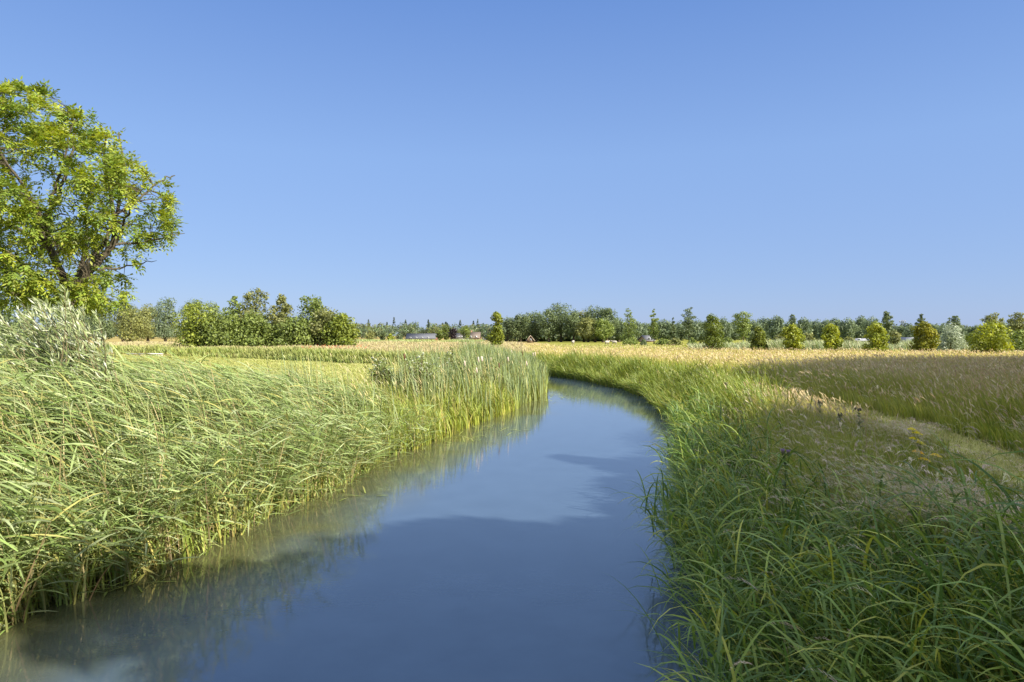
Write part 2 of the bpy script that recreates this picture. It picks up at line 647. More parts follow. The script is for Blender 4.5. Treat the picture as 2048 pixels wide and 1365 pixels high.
def tree(name, label, cat, u, d, top_v, w_px, prof, colA, colB, nleaf=2200, leaf=0.28, nblob=26, t0=0.0, tr=None, group=None, base=None,
         blob=0.36, lean=-0.015, limbs=5, shell=0.45, flat=1.0, bark=BARK, share=None):
    """a tree at photo column u and distance d, as high and as wide as the photo shows it"""
    x = (u - 1024) / 1365.0 * d
    z = gz(x, d) if base is None else base
    h = CAM_Z - (top_v - HOR) / 1365.0 * d - z
    r = w_px / 2 / 1365.0 * d
    root = empty(name, (x, d, z - 0.02))
    tag(root, label, cat, group)
    G, cen, br = crown_geo(h, r, t0, prof, nblob, nleaf, leaf, colA, colB, blob, lean, shell, flat)
    T = trunk_geo(h, t0, tr if tr else h * 0.022, cen, lean, limbs, 0.88, bark)
    T.build("trunk", M_BARK, root, True)
    G.build("crown", M_LEAF, root)
    return root, h, r


def clone_tree(src, u, d, sx, sz, label, group, rz):
    c = src.copy()
    x = (u - 1024) / 1365.0 * d
    c.location = (x, d, gz(x, d) - 0.02)
    c.scale = (sx, sx, sz)
    c.rotation_euler = (0, 0, rz)
    COL.objects.link(c)
    for ch in src.children:
        k = ch.copy()
        COL.objects.link(k)
        k.parent = c
    tag(c, label, None, group)
    return c


# ---- the big tree on the left bank, limb by limb
def hero_tree():
    D = 18.0
    base = wp(132, 0, D)
    base[2] = gz(base[0], D)
    root = empty("broadleaf_tree", base)
    tag(root, "large yellow-green tree with forking brown limbs towering behind the silvery willow on the left bank", "tree")
    T = Geo()
    nodes = []

    def limb(px, r0, r1, dep):
        pts = np.array([wp(u, v, D) + A(0, dy, 0) for (u, v), dy in zip(px, dep)])
        # smooth the limb
        k = np.linspace(0, len(pts) - 1, (len(pts) - 1) * 4 + 1)
        P = np.stack([np.interp(k, np.arange(len(pts)), pts[:, i]) for i in range(3)], -1)
        for _ in range(3):
            P[1:-1] = (P[:-2] + 2 * P[1:-1] + P[2:]) / 4
        P[1:-1] += R.normal(0, 0.02, (len(P) - 2, 3))
        rad = np.linspace(r0, r1, len(P))
        rad = rad * 0.62
        tube(T, P, rad, A(0.095, 0.08, 0.055), 7)
        for p, r_ in zip(P[2:], rad[2:]):
            nodes.append((p, r_))
        return P

    gv = HOR + (CAM_Z - base[2]) / D * 1365 + 8
    limb([(130, gv), (131, 760), (135, 670), (141, 590)], 0.30, 0.24, [0, 0, 0, 0])
    limb([(141, 592), (125, 545), (108, 492), (97, 443)], 0.20, 0.12, [0, -.1, -.2, -.2])
    limb([(97, 445), (72, 408), (44, 345), (30, 270), (26, 215)], 0.10, 0.03, [-.2, -.4, -.6, -.8, -.9])
    limb([(97, 445), (113, 403), (118, 340), (122, 270), (130, 215)], 0.10, 0.03, [-.2, 0, .3, .5, .5])
    limb([(112, 500), (120, 463), (143, 432), (152, 400), (180, 340), (200, 255)], 0.11, 0.025, [-.2, -.5, -.8, -.9, -1.0, -1.1])
    limb([(145, 592), (176, 540), (196, 510), (222, 488), (229, 445), (233, 400), (228, 330), (240, 280)], 0.19, 0.03, [0, .1, .2, .2, 0, -.2, -.5, -.6])
    limb([(224, 482), (262, 440), (295, 405), (320, 390)], 0.07, 0.012, [.2, -.2, -.6, -.8])
    limb([(231, 430), (265, 380), (290, 340), (305, 330)], 0.06, 0.02, [0, .6, 1.0, 1.2])
    limb([(222, 488), (258, 476), (290, 458), (315, 450)], 0.055, 0.012, [.2, .8, 1.3, 1.5])
    limb([(160, 565), (152, 520), (149, 488), (160, 450)], 0.07, 0.025, [0, .5, .9, 1.3])
    limb([(176, 540), (208, 530), (235, 514), (258, 510)], 0.05, 0.010, [.1, .9, 1.3, 1.4])
    limb([(146, 585), (185, 575), (225, 560), (242, 570)], 0.06, 0.015, [0, -.6, -1.0, -1.2])
    limb([(136, 600), (70, 540), (0, 470), (-60, 400), (-100, 320)], 0.12, 0.03, [0, -.3, -.6, -.7, -.8])
    limb([(0, 470), (-20, 380), (-30, 290), (-20, 210)], 0.09, 0.025, [-.6, 0, .4, .6])
    limb([(122, 540), (75, 500), (30, 470), (-20, 455)], 0.08, 0.02, [-.1, .8, 1.6, 2.0])
    limb([(108, 492), (60, 450), (20, 400), (-40, 370)], 0.08, 0.02, [-.2, -1.2, -1.9, -2.2])
    limb([(140, 610), (70, 590), (10, 570), (-70, 540)], 0.08, 0.02, [0, -.8, -1.3, -1.6])
    limb([(141, 592), (150, 500), (160, 400), (165, 300), (150, 220)], 0.13, 0.03, [0, 1.0, 1.8, 2.0, 2.0])
    limb([(141, 592), (120, 480), (80, 400), (70, 300)], 0.12, 0.03, [0, 1.2, 2.0, 2.4])
    limb([(120, 463), (130, 400), (95, 330), (90, 240)], 0.07, 0.02, [-.5, -1.4, -2.0, -2.2])
    out = np.array([(-190, 330), (-160, 240), (-90, 195), (0, 172), (40, 190), (75, 185), (120, 186), (155, 200), (168, 215), (172, 240), (195, 226), (218, 224), (222, 250), (232, 268),
                    (250, 256), (268, 258), (264, 285), (258, 325), (285, 322), (312, 325), (318, 360), (344, 368), (346, 398), (318, 410), (346, 432), (342, 462), (312, 472),
                    (285, 482), (272, 492), (297, 512), (285, 522), (262, 538), (232, 520), (222, 530), (240, 548), (240, 580), (225, 606), (190, 600), (165, 612), (110, 612), (60, 606), (0, 604),
                    (-80, 590), (-150, 560), (-200, 450)], float)
    out[:, 0] = np.where(out[:, 0] > 90, 90 + (out[:, 0] - 90) * 0.95, out[:, 0])
    out[:, 1] = np.where(out[:, 1] < 420, 420 + (out[:, 1] - 420) * 0.965, out[:, 1])
    closed = np.vstack([out, out[:1]])
    gaps = [(127, 425, 13), (140, 512, 15), (155, 470, 9), (168, 520, 13), (185, 562, 10), (212, 545, 10), (270, 470, 9), (60, 575, 7), (20, 540, 6), (95, 560, 8), (205, 255, 7), (240, 300, 7), (300, 425, 7)]
    L = Geo()
    cu = R.uniform(-195, 350, 5200)
    cv = R.uniform(170, 605, 5200)
    ins = in_poly(cu, cv, out)
    cu, cv = cu[ins], cv[ins]
    edge = dist_line(cu, cv, closed)
    keep = (edge > 12) | (cv > 545)
    for (a, b, r_) in gaps:
        keep &= np.hypot(cu - a, cv - b) > r_
    keep &= (vnoise(cu, cv, 34, 21) * 0.65 + vnoise(cu, cv, 15, 22) * 0.35) > 0.345
    cu, cv, edge = cu[keep][:760], cv[keep][:760], edge[keep][:760]
    thick = 2.9 * np.sqrt(np.clip(edge / 120.0, 0.01, 1))
    N = len(cu)
    sgn = R.choice([-1, 1], N, p=[0.62, 0.38])
    dy = sgn * thick * np.sqrt(R.uniform(0.05, 1, N))
    cen = np.stack([(cu - 1024) / 1365 * D, D + dy, CAM_Z - (cv - HOR) / 1365 * D], -1)
    npos = np.array([n_[0] for n_ in nodes])
    nrad = np.array([n_[1] for n_ in nodes])
    mid = A((90 - 1024) / 1365 * D, D, CAM_Z - (420 - HOR) / 1365 * D)
    for c in cen:
        dd = np.linalg.norm(npos - c, axis=1) + 0.9 * np.maximum(npos[:, 2] - c[2], 0)
        i = int(np.argmin(dd))
        p0 = npos[i]
        m = (p0 + c) / 2 + A(0, 0, 0.10 * np.linalg.norm(c - p0)) + R.normal(0, 0.05, 3)
        r0 = min(nrad[i] * 0.55, 0.012 + 0.013 * np.linalg.norm(c - p0))
        tube(T, [p0, m, c], [r0, r0 * 0.65, 0.005], A(0.085, 0.07, 0.045), 4)
        # a spray of compound leaves: several leaf stalks, leaflets in pairs along each
        out_d = c - mid
        out_d /= np.linalg.norm(out_d) + 1e-6
        ns = R.integers(10, 14)
        hue = R.uniform(0, 1)
        for _ in range(ns):
            d = out_d * 0.7 + R.normal(0, 0.65, 3) + A(-0.15, 0, 0.1)
            d /= np.linalg.norm(d)
            ln = R.uniform(0.26, 0.42)
            s = np.linspace(0.25, 1, 5)
            pts = c + d * (ln * s)[:, None] + A(0, 0, -0.14) * (s ** 2)[:, None] * ln * 1.6
            side = np.cross(d, A(0, 0, 1) + R.normal(0, 0.25, 3))
            side /= np.linalg.norm(side) + 1e-6
            up = np.cross(side, d)
            PP, DD = [], []
            for q in range(5):
                for sg in (-1, 1):
                    if q == 4 and sg == 1:
                        continue
                    v = (side * sg * 0.85 + d * 0.55 + A(0, 0, -0.25)) if q < 4 else d + A(0, 0, -0.3)
                    PP.append(pts[q])
                    DD.append(v + R.normal(0, 0.12, 3))
            PP, DD = np.array(PP), np.array(DD)
            DD /= np.linalg.norm(DD, axis=1)[:, None]
            W = np.cross(DD, up + R.normal(0, 0.35, (len(PP), 3)))
            W /= np.linalg.norm(W, axis=1)[:, None] + 1e-6
            ll = (R.uniform(0.085, 0.145, len(PP)))[:, None]
            ww = ll * 0.20
            Vq = np.stack([PP, PP + DD * ll * 0.45 + W * ww, PP + DD * ll, PP + DD * ll * 0.45 - W * ww], 1)
            colA = A(0.32, 0.37, 0.045) * (1 - hue) + A(0.16, 0.23, 0.04) * hue
            L.add(Vq.reshape(-1, 3), np.arange(len(PP) * 4).reshape(-1, 4), np.repeat(jit(colA, len(PP), 0.16, 0.06), 4, axis=0))
    T.build("trunk", M_BARK, root, True, off=base)
    L.build("crown", M_LEAF, root, off=base)


hero_tree()


# ---- silver willow bush in front of it
def silver_willow():
    D = 11.6
    b = wp(150, 0, D)
    b[2] = gz(b[0], D)
    root = empty("willow_bush", b)
    tag(root, "windblown silver-leaved willow bush rising out of the reeds at the left edge", "bush")
    T, L = Geo(), Geo()
    ends = []
    for k in range(95):
        # a wand from the foot, swept to the left by the wind
        tu = R.uniform(-30, 225)
        tv = np.interp(tu, [-30, 0, 60, 130, 190, 225], [640, 622, 592, 572, 620, 690]) + np.abs(R.normal(0, 75)) + R.choice([0, 18], p=[.6, .4])
        e = wp(tu, tv, D + R.normal(0, 0.55))
        p0 = b + A(R.normal(0.05, 0.35), R.normal(0, 0.3), -0.05)
        m = p0 * 0.45 + e * 0.55 + A(0.42, 0, 0.25)
        t = np.linspace(0, 1, 9)[:, None]
        P = (1 - t) ** 2 * p0 + 2 * t * (1 - t) * m + t ** 2 * e
        tube(T, P, np.linspace(0.018, 0.004, 9), A(0.16, 0.13, 0.07), 4)
        n = 85
        tt = R.uniform(0.30, 1.0, n) ** 0.75
        S = (1 - tt[:, None]) ** 2 * p0 + 2 * tt[:, None] * (1 - tt[:, None]) * m + tt[:, None] ** 2 * e
        S = S + R.normal(0, 0.10, (n, 3)) * (1.15 - tt)[:, None]
        dr = e - m
        dr /= np.linalg.norm(dr)
        d = dr * 0.9 + R.normal(0, 0.45, (n, 3)) + A(-0.35, 0, 0.12)
        d /= np.linalg.norm(d, axis=1)[:, None]
        W = np.cross(d, R.normal(0, 1, (n, 3)))
        W /= np.linalg.norm(W, axis=1)[:, None]
        ll = R.uniform(0.10, 0.17, n)[:, None]
        ww = ll * 0.085
        V = np.stack([S, S + d * ll * 0.5 + W * ww, S + d * ll, S + d * ll * 0.5 - W * ww], 1)
        hue = R.choice(3, n, p=[0.46, 0.40, 0.14])
        col = np.array([(0.33, 0.37, 0.19), (0.20, 0.25, 0.085), (0.56, 0.58, 0.44)])[hue] * np.exp(R.normal(0, 0.15, (n, 1)))
        L.add(V.reshape(-1, 3), np.arange(n * 4).reshape(-1, 4), np.repeat(col, 4, axis=0))
    T.build("branches", M_BARK, root, True, off=b)
    L.build("crown", M_REED, root, off=b)


silver_willow()

# colours of foliage
YG = (A(0.34, 0.37, 0.035), A(0.20, 0.25, 0.03))        # yellow-green
MG = (A(0.22, 0.27, 0.06), A(0.14, 0.19, 0.045))        # mid green
DG = (A(0.15, 0.19, 0.075), A(0.10, 0.135, 0.06))       # dark oak green
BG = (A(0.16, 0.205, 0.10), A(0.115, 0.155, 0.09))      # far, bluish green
OL = (A(0.25, 0.26, 0.08), A(0.16, 0.18, 0.06))         # olive
SV = (A(0.40, 0.44, 0.32), A(0.24, 0.29, 0.18))         # silvery

# ---- the clump left of the middle
YC = (A(0.25, 0.29, 0.04), A(0.145, 0.195, 0.035))
G1 = "trees of the dense clump left of the stream"
clump = [
    (400, 104, 608, 84, 'dome', YC, "bright yellow-green broad bush at the left end of the tree clump", 3600),
    (470, 106, 592, 66, 'cone', MG, "feathery green tree with a thin pointed top, just right of the clump's yellow-green left end", 2600),
    (452, 103, 632, 80, 'dome', MG, "low mid-green bush filling the foot of the clump next to its yellow-green left end", 2800),
    (512, 107, 578, 62, 'egg', OL, "tallest tree of the clump with two airy tops against the sky", 2800),
    (514, 103, 628, 76, 'dome', MG, "rounded dark-shadowed bush under the tallest tree of the clump", 2800),
    (566, 105, 590, 74, 'cone', OL, "conical layered olive-green tree in the middle of the clump", 3600),
    (590, 103, 638, 70, 'dome', MG, "low green bush at the foot of the conical tree in the clump", 2600),
    (628, 106, 594, 62, 'egg', MG, "slim green tree with a ragged top, right of the conical tree in the clump", 2800),
    (654, 104, 618, 60, 'dome', OL, "sloping green tree between the ragged-topped tree and the clump's low right end", 2600),
    (684, 102, 630, 56, 'dome', YC, "rounded pale yellow-green bush at the right end of the tree clump", 2800),
]
for k, (u, d, tv, w, prof, cl, lab, n) in enumerate(clump):
    tree("clump_tree" if tv < 620 else "bush", lab, "tree" if tv < 620 else "bush", u, d, tv, w * 1.4, prof, cl[0], cl[1] * 0.92, int(n * 1.7), 0.40, 44, 0.0, None, G1, limbs=3, lean=-0.02, blob=0.34, shell=0.3)  #

# ---- oaks far left
G2 = "old trees along the far edge of the left field"
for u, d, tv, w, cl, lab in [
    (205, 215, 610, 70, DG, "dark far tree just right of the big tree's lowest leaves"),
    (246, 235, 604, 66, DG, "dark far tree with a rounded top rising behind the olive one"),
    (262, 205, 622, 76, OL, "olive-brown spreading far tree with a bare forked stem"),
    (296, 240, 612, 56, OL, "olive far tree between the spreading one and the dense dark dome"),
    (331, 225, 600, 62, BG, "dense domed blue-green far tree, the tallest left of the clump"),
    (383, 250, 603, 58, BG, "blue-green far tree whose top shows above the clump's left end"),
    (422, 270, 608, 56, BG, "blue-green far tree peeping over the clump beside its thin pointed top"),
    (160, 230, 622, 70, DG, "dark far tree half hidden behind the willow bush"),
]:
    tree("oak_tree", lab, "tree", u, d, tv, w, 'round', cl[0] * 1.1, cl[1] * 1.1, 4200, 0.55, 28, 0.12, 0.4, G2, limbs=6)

# ---- dark trees beyond the lawn at the far left
for u, d, tv, w, lab in [(-20, 44, 592, 130, "dark green tree in shade behind the willow bush at the left edge"),
                         (52, 50, 628, 90, "dark shrub behind the willow bush, at the edge of the lawn"),
                         (-120, 42, 560, 170, "tall dark tree beyond the left edge of the lawn")]:
    tree("shade_tree" if w > 100 else "bush", lab, "tree" if w > 100 else "bush", u, d, tv, w, 'round' if w > 100 else 'dome', DG[0] * 1.2, DG[1] * 1.1, 3800, 0.24, 30, 0.12 if w > 100 else 0.0, 0.16)

# ---- young tree standing alone in the middle
u, d = 995, 108
root, h, r = tree("young_tree", "slender young yellow-green tree standing alone in the pale meadow", "tree", u, d, 622, 36, 'column', A(0.24, 0.27, 0.03), A(0.15, 0.19, 0.025), 2600, 0.36, 22, 0.06, 0.10, None, blob=0.62, lean=0.0, limbs=3)

# ---- grove in the middle
G3 = "tall trees of the grove behind the meadow"
grove = [(1016, 238, 640, 46, BG), (1042, 236, 632, 50, DG), (1072, 240, 629, 56, DG), (1098, 232, 622, 52, DG), (1122, 236, 611, 66, DG), (1147, 230, 624, 50, DG),
         (1168, 234, 626, 54, OL), (1190, 230, 617, 60, DG), (1214, 228, 620, 52, DG), (1238, 238, 640, 44, BG), (1176, 224, 640, 46, OL), (1206, 222, 642, 44, MG)]
glab = ["bluish tree at the left end of the grove, touching the lone young tree", "rounded dark tree second from the grove's left end", "broad dark tree of the grove above the thatched hut",
        "dark tree of the grove between the one above the hut and the tallest one", "tallest and broadest tree of the grove", "dark tree on the right shoulder of the grove's tallest tree",
        "olive-tinted tall tree in the middle of the grove", "second tallest dark tree, crowning the grove's right half", "rounded dark tree at the right end of the grove's tall part",
        "bluish low tree closing the grove on the right", "low olive tree in front of the grove's right half", "bright green low tree in front of the grove's right end"]
for (u, d, tv, w, cl), lab in zip(grove, glab):
    tree("grove_tree", lab, "tree", u, d, tv, w, 'round', cl[0] * 1.1, cl[1] * 1.1, 4000, 0.52, 28, 0.22, 0.38, G3, limbs=6, shell=0.4)

# ---- alders and other single trees of the right half
G4 = "slim trees standing in front of the far woodland"
for u, d, tv, w, prof, cl, t0, lab in [
    (1257, 185, 616, 50, 'cone', MG, 0.12, "broad conical green tree right beside the grove"),
    (1308, 180, 617, 34, 'cone', MG, 0.15, "narrow airy conical tree beside the small grey-roofed house"),
    (1347, 190, 633, 24, 'cone', DG, 0.12, "small thin dark conical tree, shortest of the slim trees"),
    (1378, 175, 614, 34, 'egg', DG, 0.22, "slim layered dark tree with a bare lower stem, left of the egg-shaped green bush"),
    (1487, 150, 624, 46, 'round', MG, 0.22, "airy tree with a bare lower stem between two clipped-looking bushes"),
    (1586, 240, 628, 16, 'egg', BG, 0.35, "thin wispy far tree poking above the woodland"),
    (1775, 140, 622, 34, 'egg', DG, 0.15, "tall slim dark tree left of the steel mast"),
    (1843, 135, 628, 42, 'cone', DG, 0.1, "tall dark tree behind the gold-tinted bush right of the mast"),
    (1911, 150, 630, 34, 'egg', DG, 0.1, "dark tree top rising above the silvery willow"),
    (1985, 130, 627, 42, 'round', OL, 0.1, "olive tree top rising above the big round bush"),
    (2034, 120, 624, 50, 'egg', OL, 0.1, "greyish olive tree at the right edge of the field"),
    (2075, 115, 630, 60, 'round', OL, 0.1, "olive tree just past the right edge of the field"),
]:
    tree("alder_tree", lab, "tree", u, d, tv, w, prof, cl[0], cl[1], 2800, 0.33, 30, t0, 0.14, G4, limbs=8, blob=0.34 if w > 20 else 0.5, shell=0.3, flat=0.6)

# ---- row of planted bushes at the far side of the right meadow
G5 = "planted bushes along the far side of the right meadow"
for u, d, tv, w, cl, lab in [
    (1425, 92, 629, 56, (A(0.16, 0.20, 0.028), A(0.10, 0.14, 0.024)), "tall egg-shaped green bush, the leftmost and tallest of the planted bushes"),
    (1517, 88, 654, 37, (A(0.19, 0.22, 0.028), A(0.12, 0.155, 0.024)), "smallest round green bush of the planted row"),
    (1585, 86, 650, 45, YG, "rounded golden-green bush right of the smallest one in the planted row"),
    (1661, 84, 648, 42, YG, "neat narrow golden-green bush with a pointed top, midway along the planted row"),
    (1751, 81, 644, 46, YG, "ragged pyramid-shaped golden-green bush in front of the tall slim dark tree"),
    (1849, 79, 645, 52, (A(0.28, 0.27, 0.02), A(0.15, 0.175, 0.02)), "most golden bush of the planted row, just right of the steel mast"),
    (1985, 72, 648, 82, YG, "widest rounded golden-green bush, at the right end of the planted row"),
]:
    tree("planted_bush", lab, "bush", u, d, tv, w, 'egg', cl[0], cl[1], 5200, 0.23, 46, 0.0, 0.08, G5, limbs=4, blob=0.30, shell=0.45)
tree("willow_tree", "round silvery-grey willow between the most golden bush and the widest bush", "tree", 1902, 92, 650, 66, 'dome', SV[0], SV[1], 3400, 0.26, 30, 0.0, 0.12, None, limbs=5)
for u, d, tv, w, cl, lab in [
    (1790, 118, 662, 34, OL, "grey-olive round shrub in front of the pale far building"),
    (1615, 110, 668, 40, OL, "grey-green shrub behind the gap between the rounded and the narrow golden bushes"),
    (1560, 112, 672, 44, OL, "low olive shrub behind the gap between the smallest bush and the rounded golden one"),
    (1700, 112, 676, 34, OL, "small olive shrub behind the reeds, between the narrow and the ragged golden bushes"),
    (1945, 100, 668, 44, MG, "green shrub between the silvery willow and the widest bush"),
    (2040, 90, 662, 60, MG, "green shrub at the right edge of the picture beside the widest bush"),
    (1384, 140, 678, 26, MG, "low green shrub at the foot of the slim layered tree"),
    (1350, 145, 679, 30, OL, "low yellow-green shrub right of the small grey-roofed house"),
    (1325, 150, 680, 30, MG, "low green shrub in front of the small grey-roofed house's right side"),
    (1288, 150, 681, 18, DG, "small dark shrub in front of the small grey-roofed house"),
    (1262, 160, 681, 40, MG, "low green shrub at the foot of the broad conical tree"),
    (1456, 130, 678, 36, MG, "low green shrub between the egg-shaped bush and the airy tree"),
]:
    tree("shrub", lab, "shrub", u, d, tv, w, 'dome', cl[0], cl[1], 1100, 0.36, 16, 0.0, 0.05, "low shrubs in front of the far woodland", limbs=2)

# ---- far woodland on the right: individual trees sharing a few meshes
G6 = "far blue-green woodland trees behind the planted bushes"
protos = []
right_wood = [(1272, 648), (1290, 652), (1330, 645), (1362, 648), (1395, 644), (1415, 648), (1447, 643), (1470, 648), (1500, 645), (1526, 640), (1552, 639), (1580, 648), (1607, 642), (1634, 646), (1652, 644),
              (1672, 643), (1696, 644), (1722, 639), (1744, 641), (1768, 650), (1800, 656), (1822, 657), (1862, 652), (1890, 655), (1930, 656), (1955, 655), (2004, 650), (2050, 648)]
names = ["behind the gap between the broad and the narrow conical trees", "just left of the narrow airy conical tree", "between the narrow conical tree and the thin short one", "between the thin short conical tree and the slim layered one",
         "between the slim layered tree and the egg-shaped bush", "behind the egg-shaped bush", "right of the egg-shaped bush's top", "left of the airy bare-stemmed tree", "right of the airy bare-stemmed tree",
         "above the smallest planted bush", "rounded, left of the wispy tree", "under the wispy far tree", "above the right side of the rounded golden bush", "between the rounded and the narrow golden bushes, left of the middle",
         "left behind the narrow golden bush's point", "right behind the narrow golden bush's point", "right of the narrow golden bush, paler", "broadest one left of the ragged golden bush", "behind the ragged golden bush's top", "behind the tall slim dark tree",
         "below the steel mast on its left", "below the steel mast on its right", "behind the most golden bush's right side", "left behind the silvery willow", "right behind the silvery willow", "left of the olive tree top over the widest bush", "right behind the widest bush", "at the right edge of the picture"]
for k, ((u, tv), nm) in enumerate(zip(right_wood, names)):
    d = 262 + (k * 37) % 70
    lab = "far blue-green woodland tree " + nm
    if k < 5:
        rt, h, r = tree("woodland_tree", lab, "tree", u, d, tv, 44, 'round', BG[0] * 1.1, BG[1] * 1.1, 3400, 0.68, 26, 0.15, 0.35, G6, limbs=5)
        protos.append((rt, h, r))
    else:
        src, h0, r0 = protos[k % 5]
        x = (u - 1024) / 1365.0 * d
        h = CAM_Z - (tv - HOR) / 1365.0 * d - 0.8
        r = (17 + (k * 13) % 7) / 1365.0 * d
        clone_tree(src, u, d, r / r0, h / h0, lab, G6, k * 1.7)

# ---- far forest with conifer spires: one mass
def far_forest():
    G = Geo()
    n = 330
    u = R.uniform(-80, 1075, n)
    d = R.uniform(430, 560, n)
    tv = 649 + R.normal(0, 3, n)
    for k in range(n):
        x = (u[k] - 1024) / 1365 * d[k]
        con = R.uniform() < 0.24
        dk = d[k] + (60 if con else 0)
        h = CAM_Z - ((tv[k] - (R.uniform(1, 9) if con else 0)) - HOR) / 1365 * dk - 0.8
        x = (u[k] - 1024) / 1365 * dk
        if con:
            m = 130
            t = R.uniform(0.2, 1, m) ** 0.7
            rr = 3.6 * (1 - t) + 0.2
            a = R.uniform(0, TAU, m)
            P = np.stack([x + rr * np.cos(a), dk + rr * np.sin(a), 0.8 + t * h], -1)
            Nn = np.stack([np.cos(a), np.sin(a), np.full(m, 0.4)], -1)
            leaf_quads(G, P, Nn, R.uniform(0.9, 1.7, m), jit((0.045, 0.07, 0.045), m, 0.2))
        else:
            m = 340
            dd = R.normal(size=(m, 3))
            dd /= np.linalg.norm(dd, axis=1)[:, None]
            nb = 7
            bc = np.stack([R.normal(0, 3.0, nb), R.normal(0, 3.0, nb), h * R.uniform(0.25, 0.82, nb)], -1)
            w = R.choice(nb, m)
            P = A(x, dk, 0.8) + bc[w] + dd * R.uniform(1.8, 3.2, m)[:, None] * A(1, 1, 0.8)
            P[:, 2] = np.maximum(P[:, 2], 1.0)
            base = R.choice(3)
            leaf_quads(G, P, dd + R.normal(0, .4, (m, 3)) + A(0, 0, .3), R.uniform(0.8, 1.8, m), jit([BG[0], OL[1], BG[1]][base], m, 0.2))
    tag(G.build("forest", M_LEAF), "distant mixed forest with conifer spires along the skyline behind the farm", "forest", None, "stuff")


far_forest()


def undergrowth():
    G = Geo()
    n = 420
    u = np.concatenate([R.uniform(985, 1270, 170), R.uniform(1250, 2200, 250)])
    for k in range(n):
        d = R.uniform(255, 275) if u[k] < 1260 else R.uniform(345, 390)
        x = (u[k] - 1024) / 1365 * d
        h = R.uniform(4.5, 7.5) if u[k] < 1260 else R.uniform(5, 9.5)
        m = 150
        dd = R.normal(size=(m, 3))
        dd /= np.linalg.norm(dd, axis=1)[:, None]
        P = A(x, d, 0.8 + h * 0.5) + dd * A(R.uniform(3, 5), R.uniform(2, 3), h * 0.52) * R.uniform(0.7, 1.05, (m, 1))
        P[:, 2] = np.maximum(P[:, 2], 1.0)
        leaf_quads(G, P, dd + R.normal(0, .4, (m, 3)) + A(0, 0, .3), R.uniform(0.9, 1.7, m), jit([DG[1], BG[1], BG[0]][k % 3] * 0.85, m, 0.2))
    tag(G.build("undergrowth", M_LEAF), "dark woodland undergrowth filling the gaps behind the grove and the far trees", "undergrowth", None, "stuff")


undergrowth()

# ---- farm trees
G7 = "garden trees around the farm"
for u, d, tv, w, prof, cl, lab in [
    (893, 325, 653, 28, 'round', (A(0.14, 0.18, 0.03), A(0.10, 0.13, 0.03)), "bright green round tree between the long barn and the purple tree"),
    (906, 318, 659, 22, 'round', (A(0.045, 0.03, 0.035), A(0.03, 0.022, 0.026)), "dark purple-leaved tree beside the farmhouse"),
    (932, 330, 655, 26, 'round', MG, "green tree half hiding the low white-walled farm building"),
    (880, 335, 662, 18, 'round', MG, "small green tree at the right gable of the long barn"),
    (765, 335, 664, 20, 'round', DG, "dark round tree left of the long barn, beside the pale bush"),
    (740, 340, 664, 30, 'dome', OL, "olive rounded tree at the foot of the forest left of the barn"),
    (800, 330, 668, 16, 'dome', (A(0.16, 0.20, 0.10), A(0.11, 0.15, 0.07)), "pale grey-green round bush at the left gable of the long barn"),
    (781, 332, 669, 16, 'dome', YG, "small yellow-green bush between the dark round tree and the pale bush"),
]:
    tree("garden_tree", lab, "tree", u, d, tv, w, prof, cl[0], cl[1], 800, 0.75, 14, 0.1 if prof == 'round' else 0.0, 0.2, G7, limbs=3)


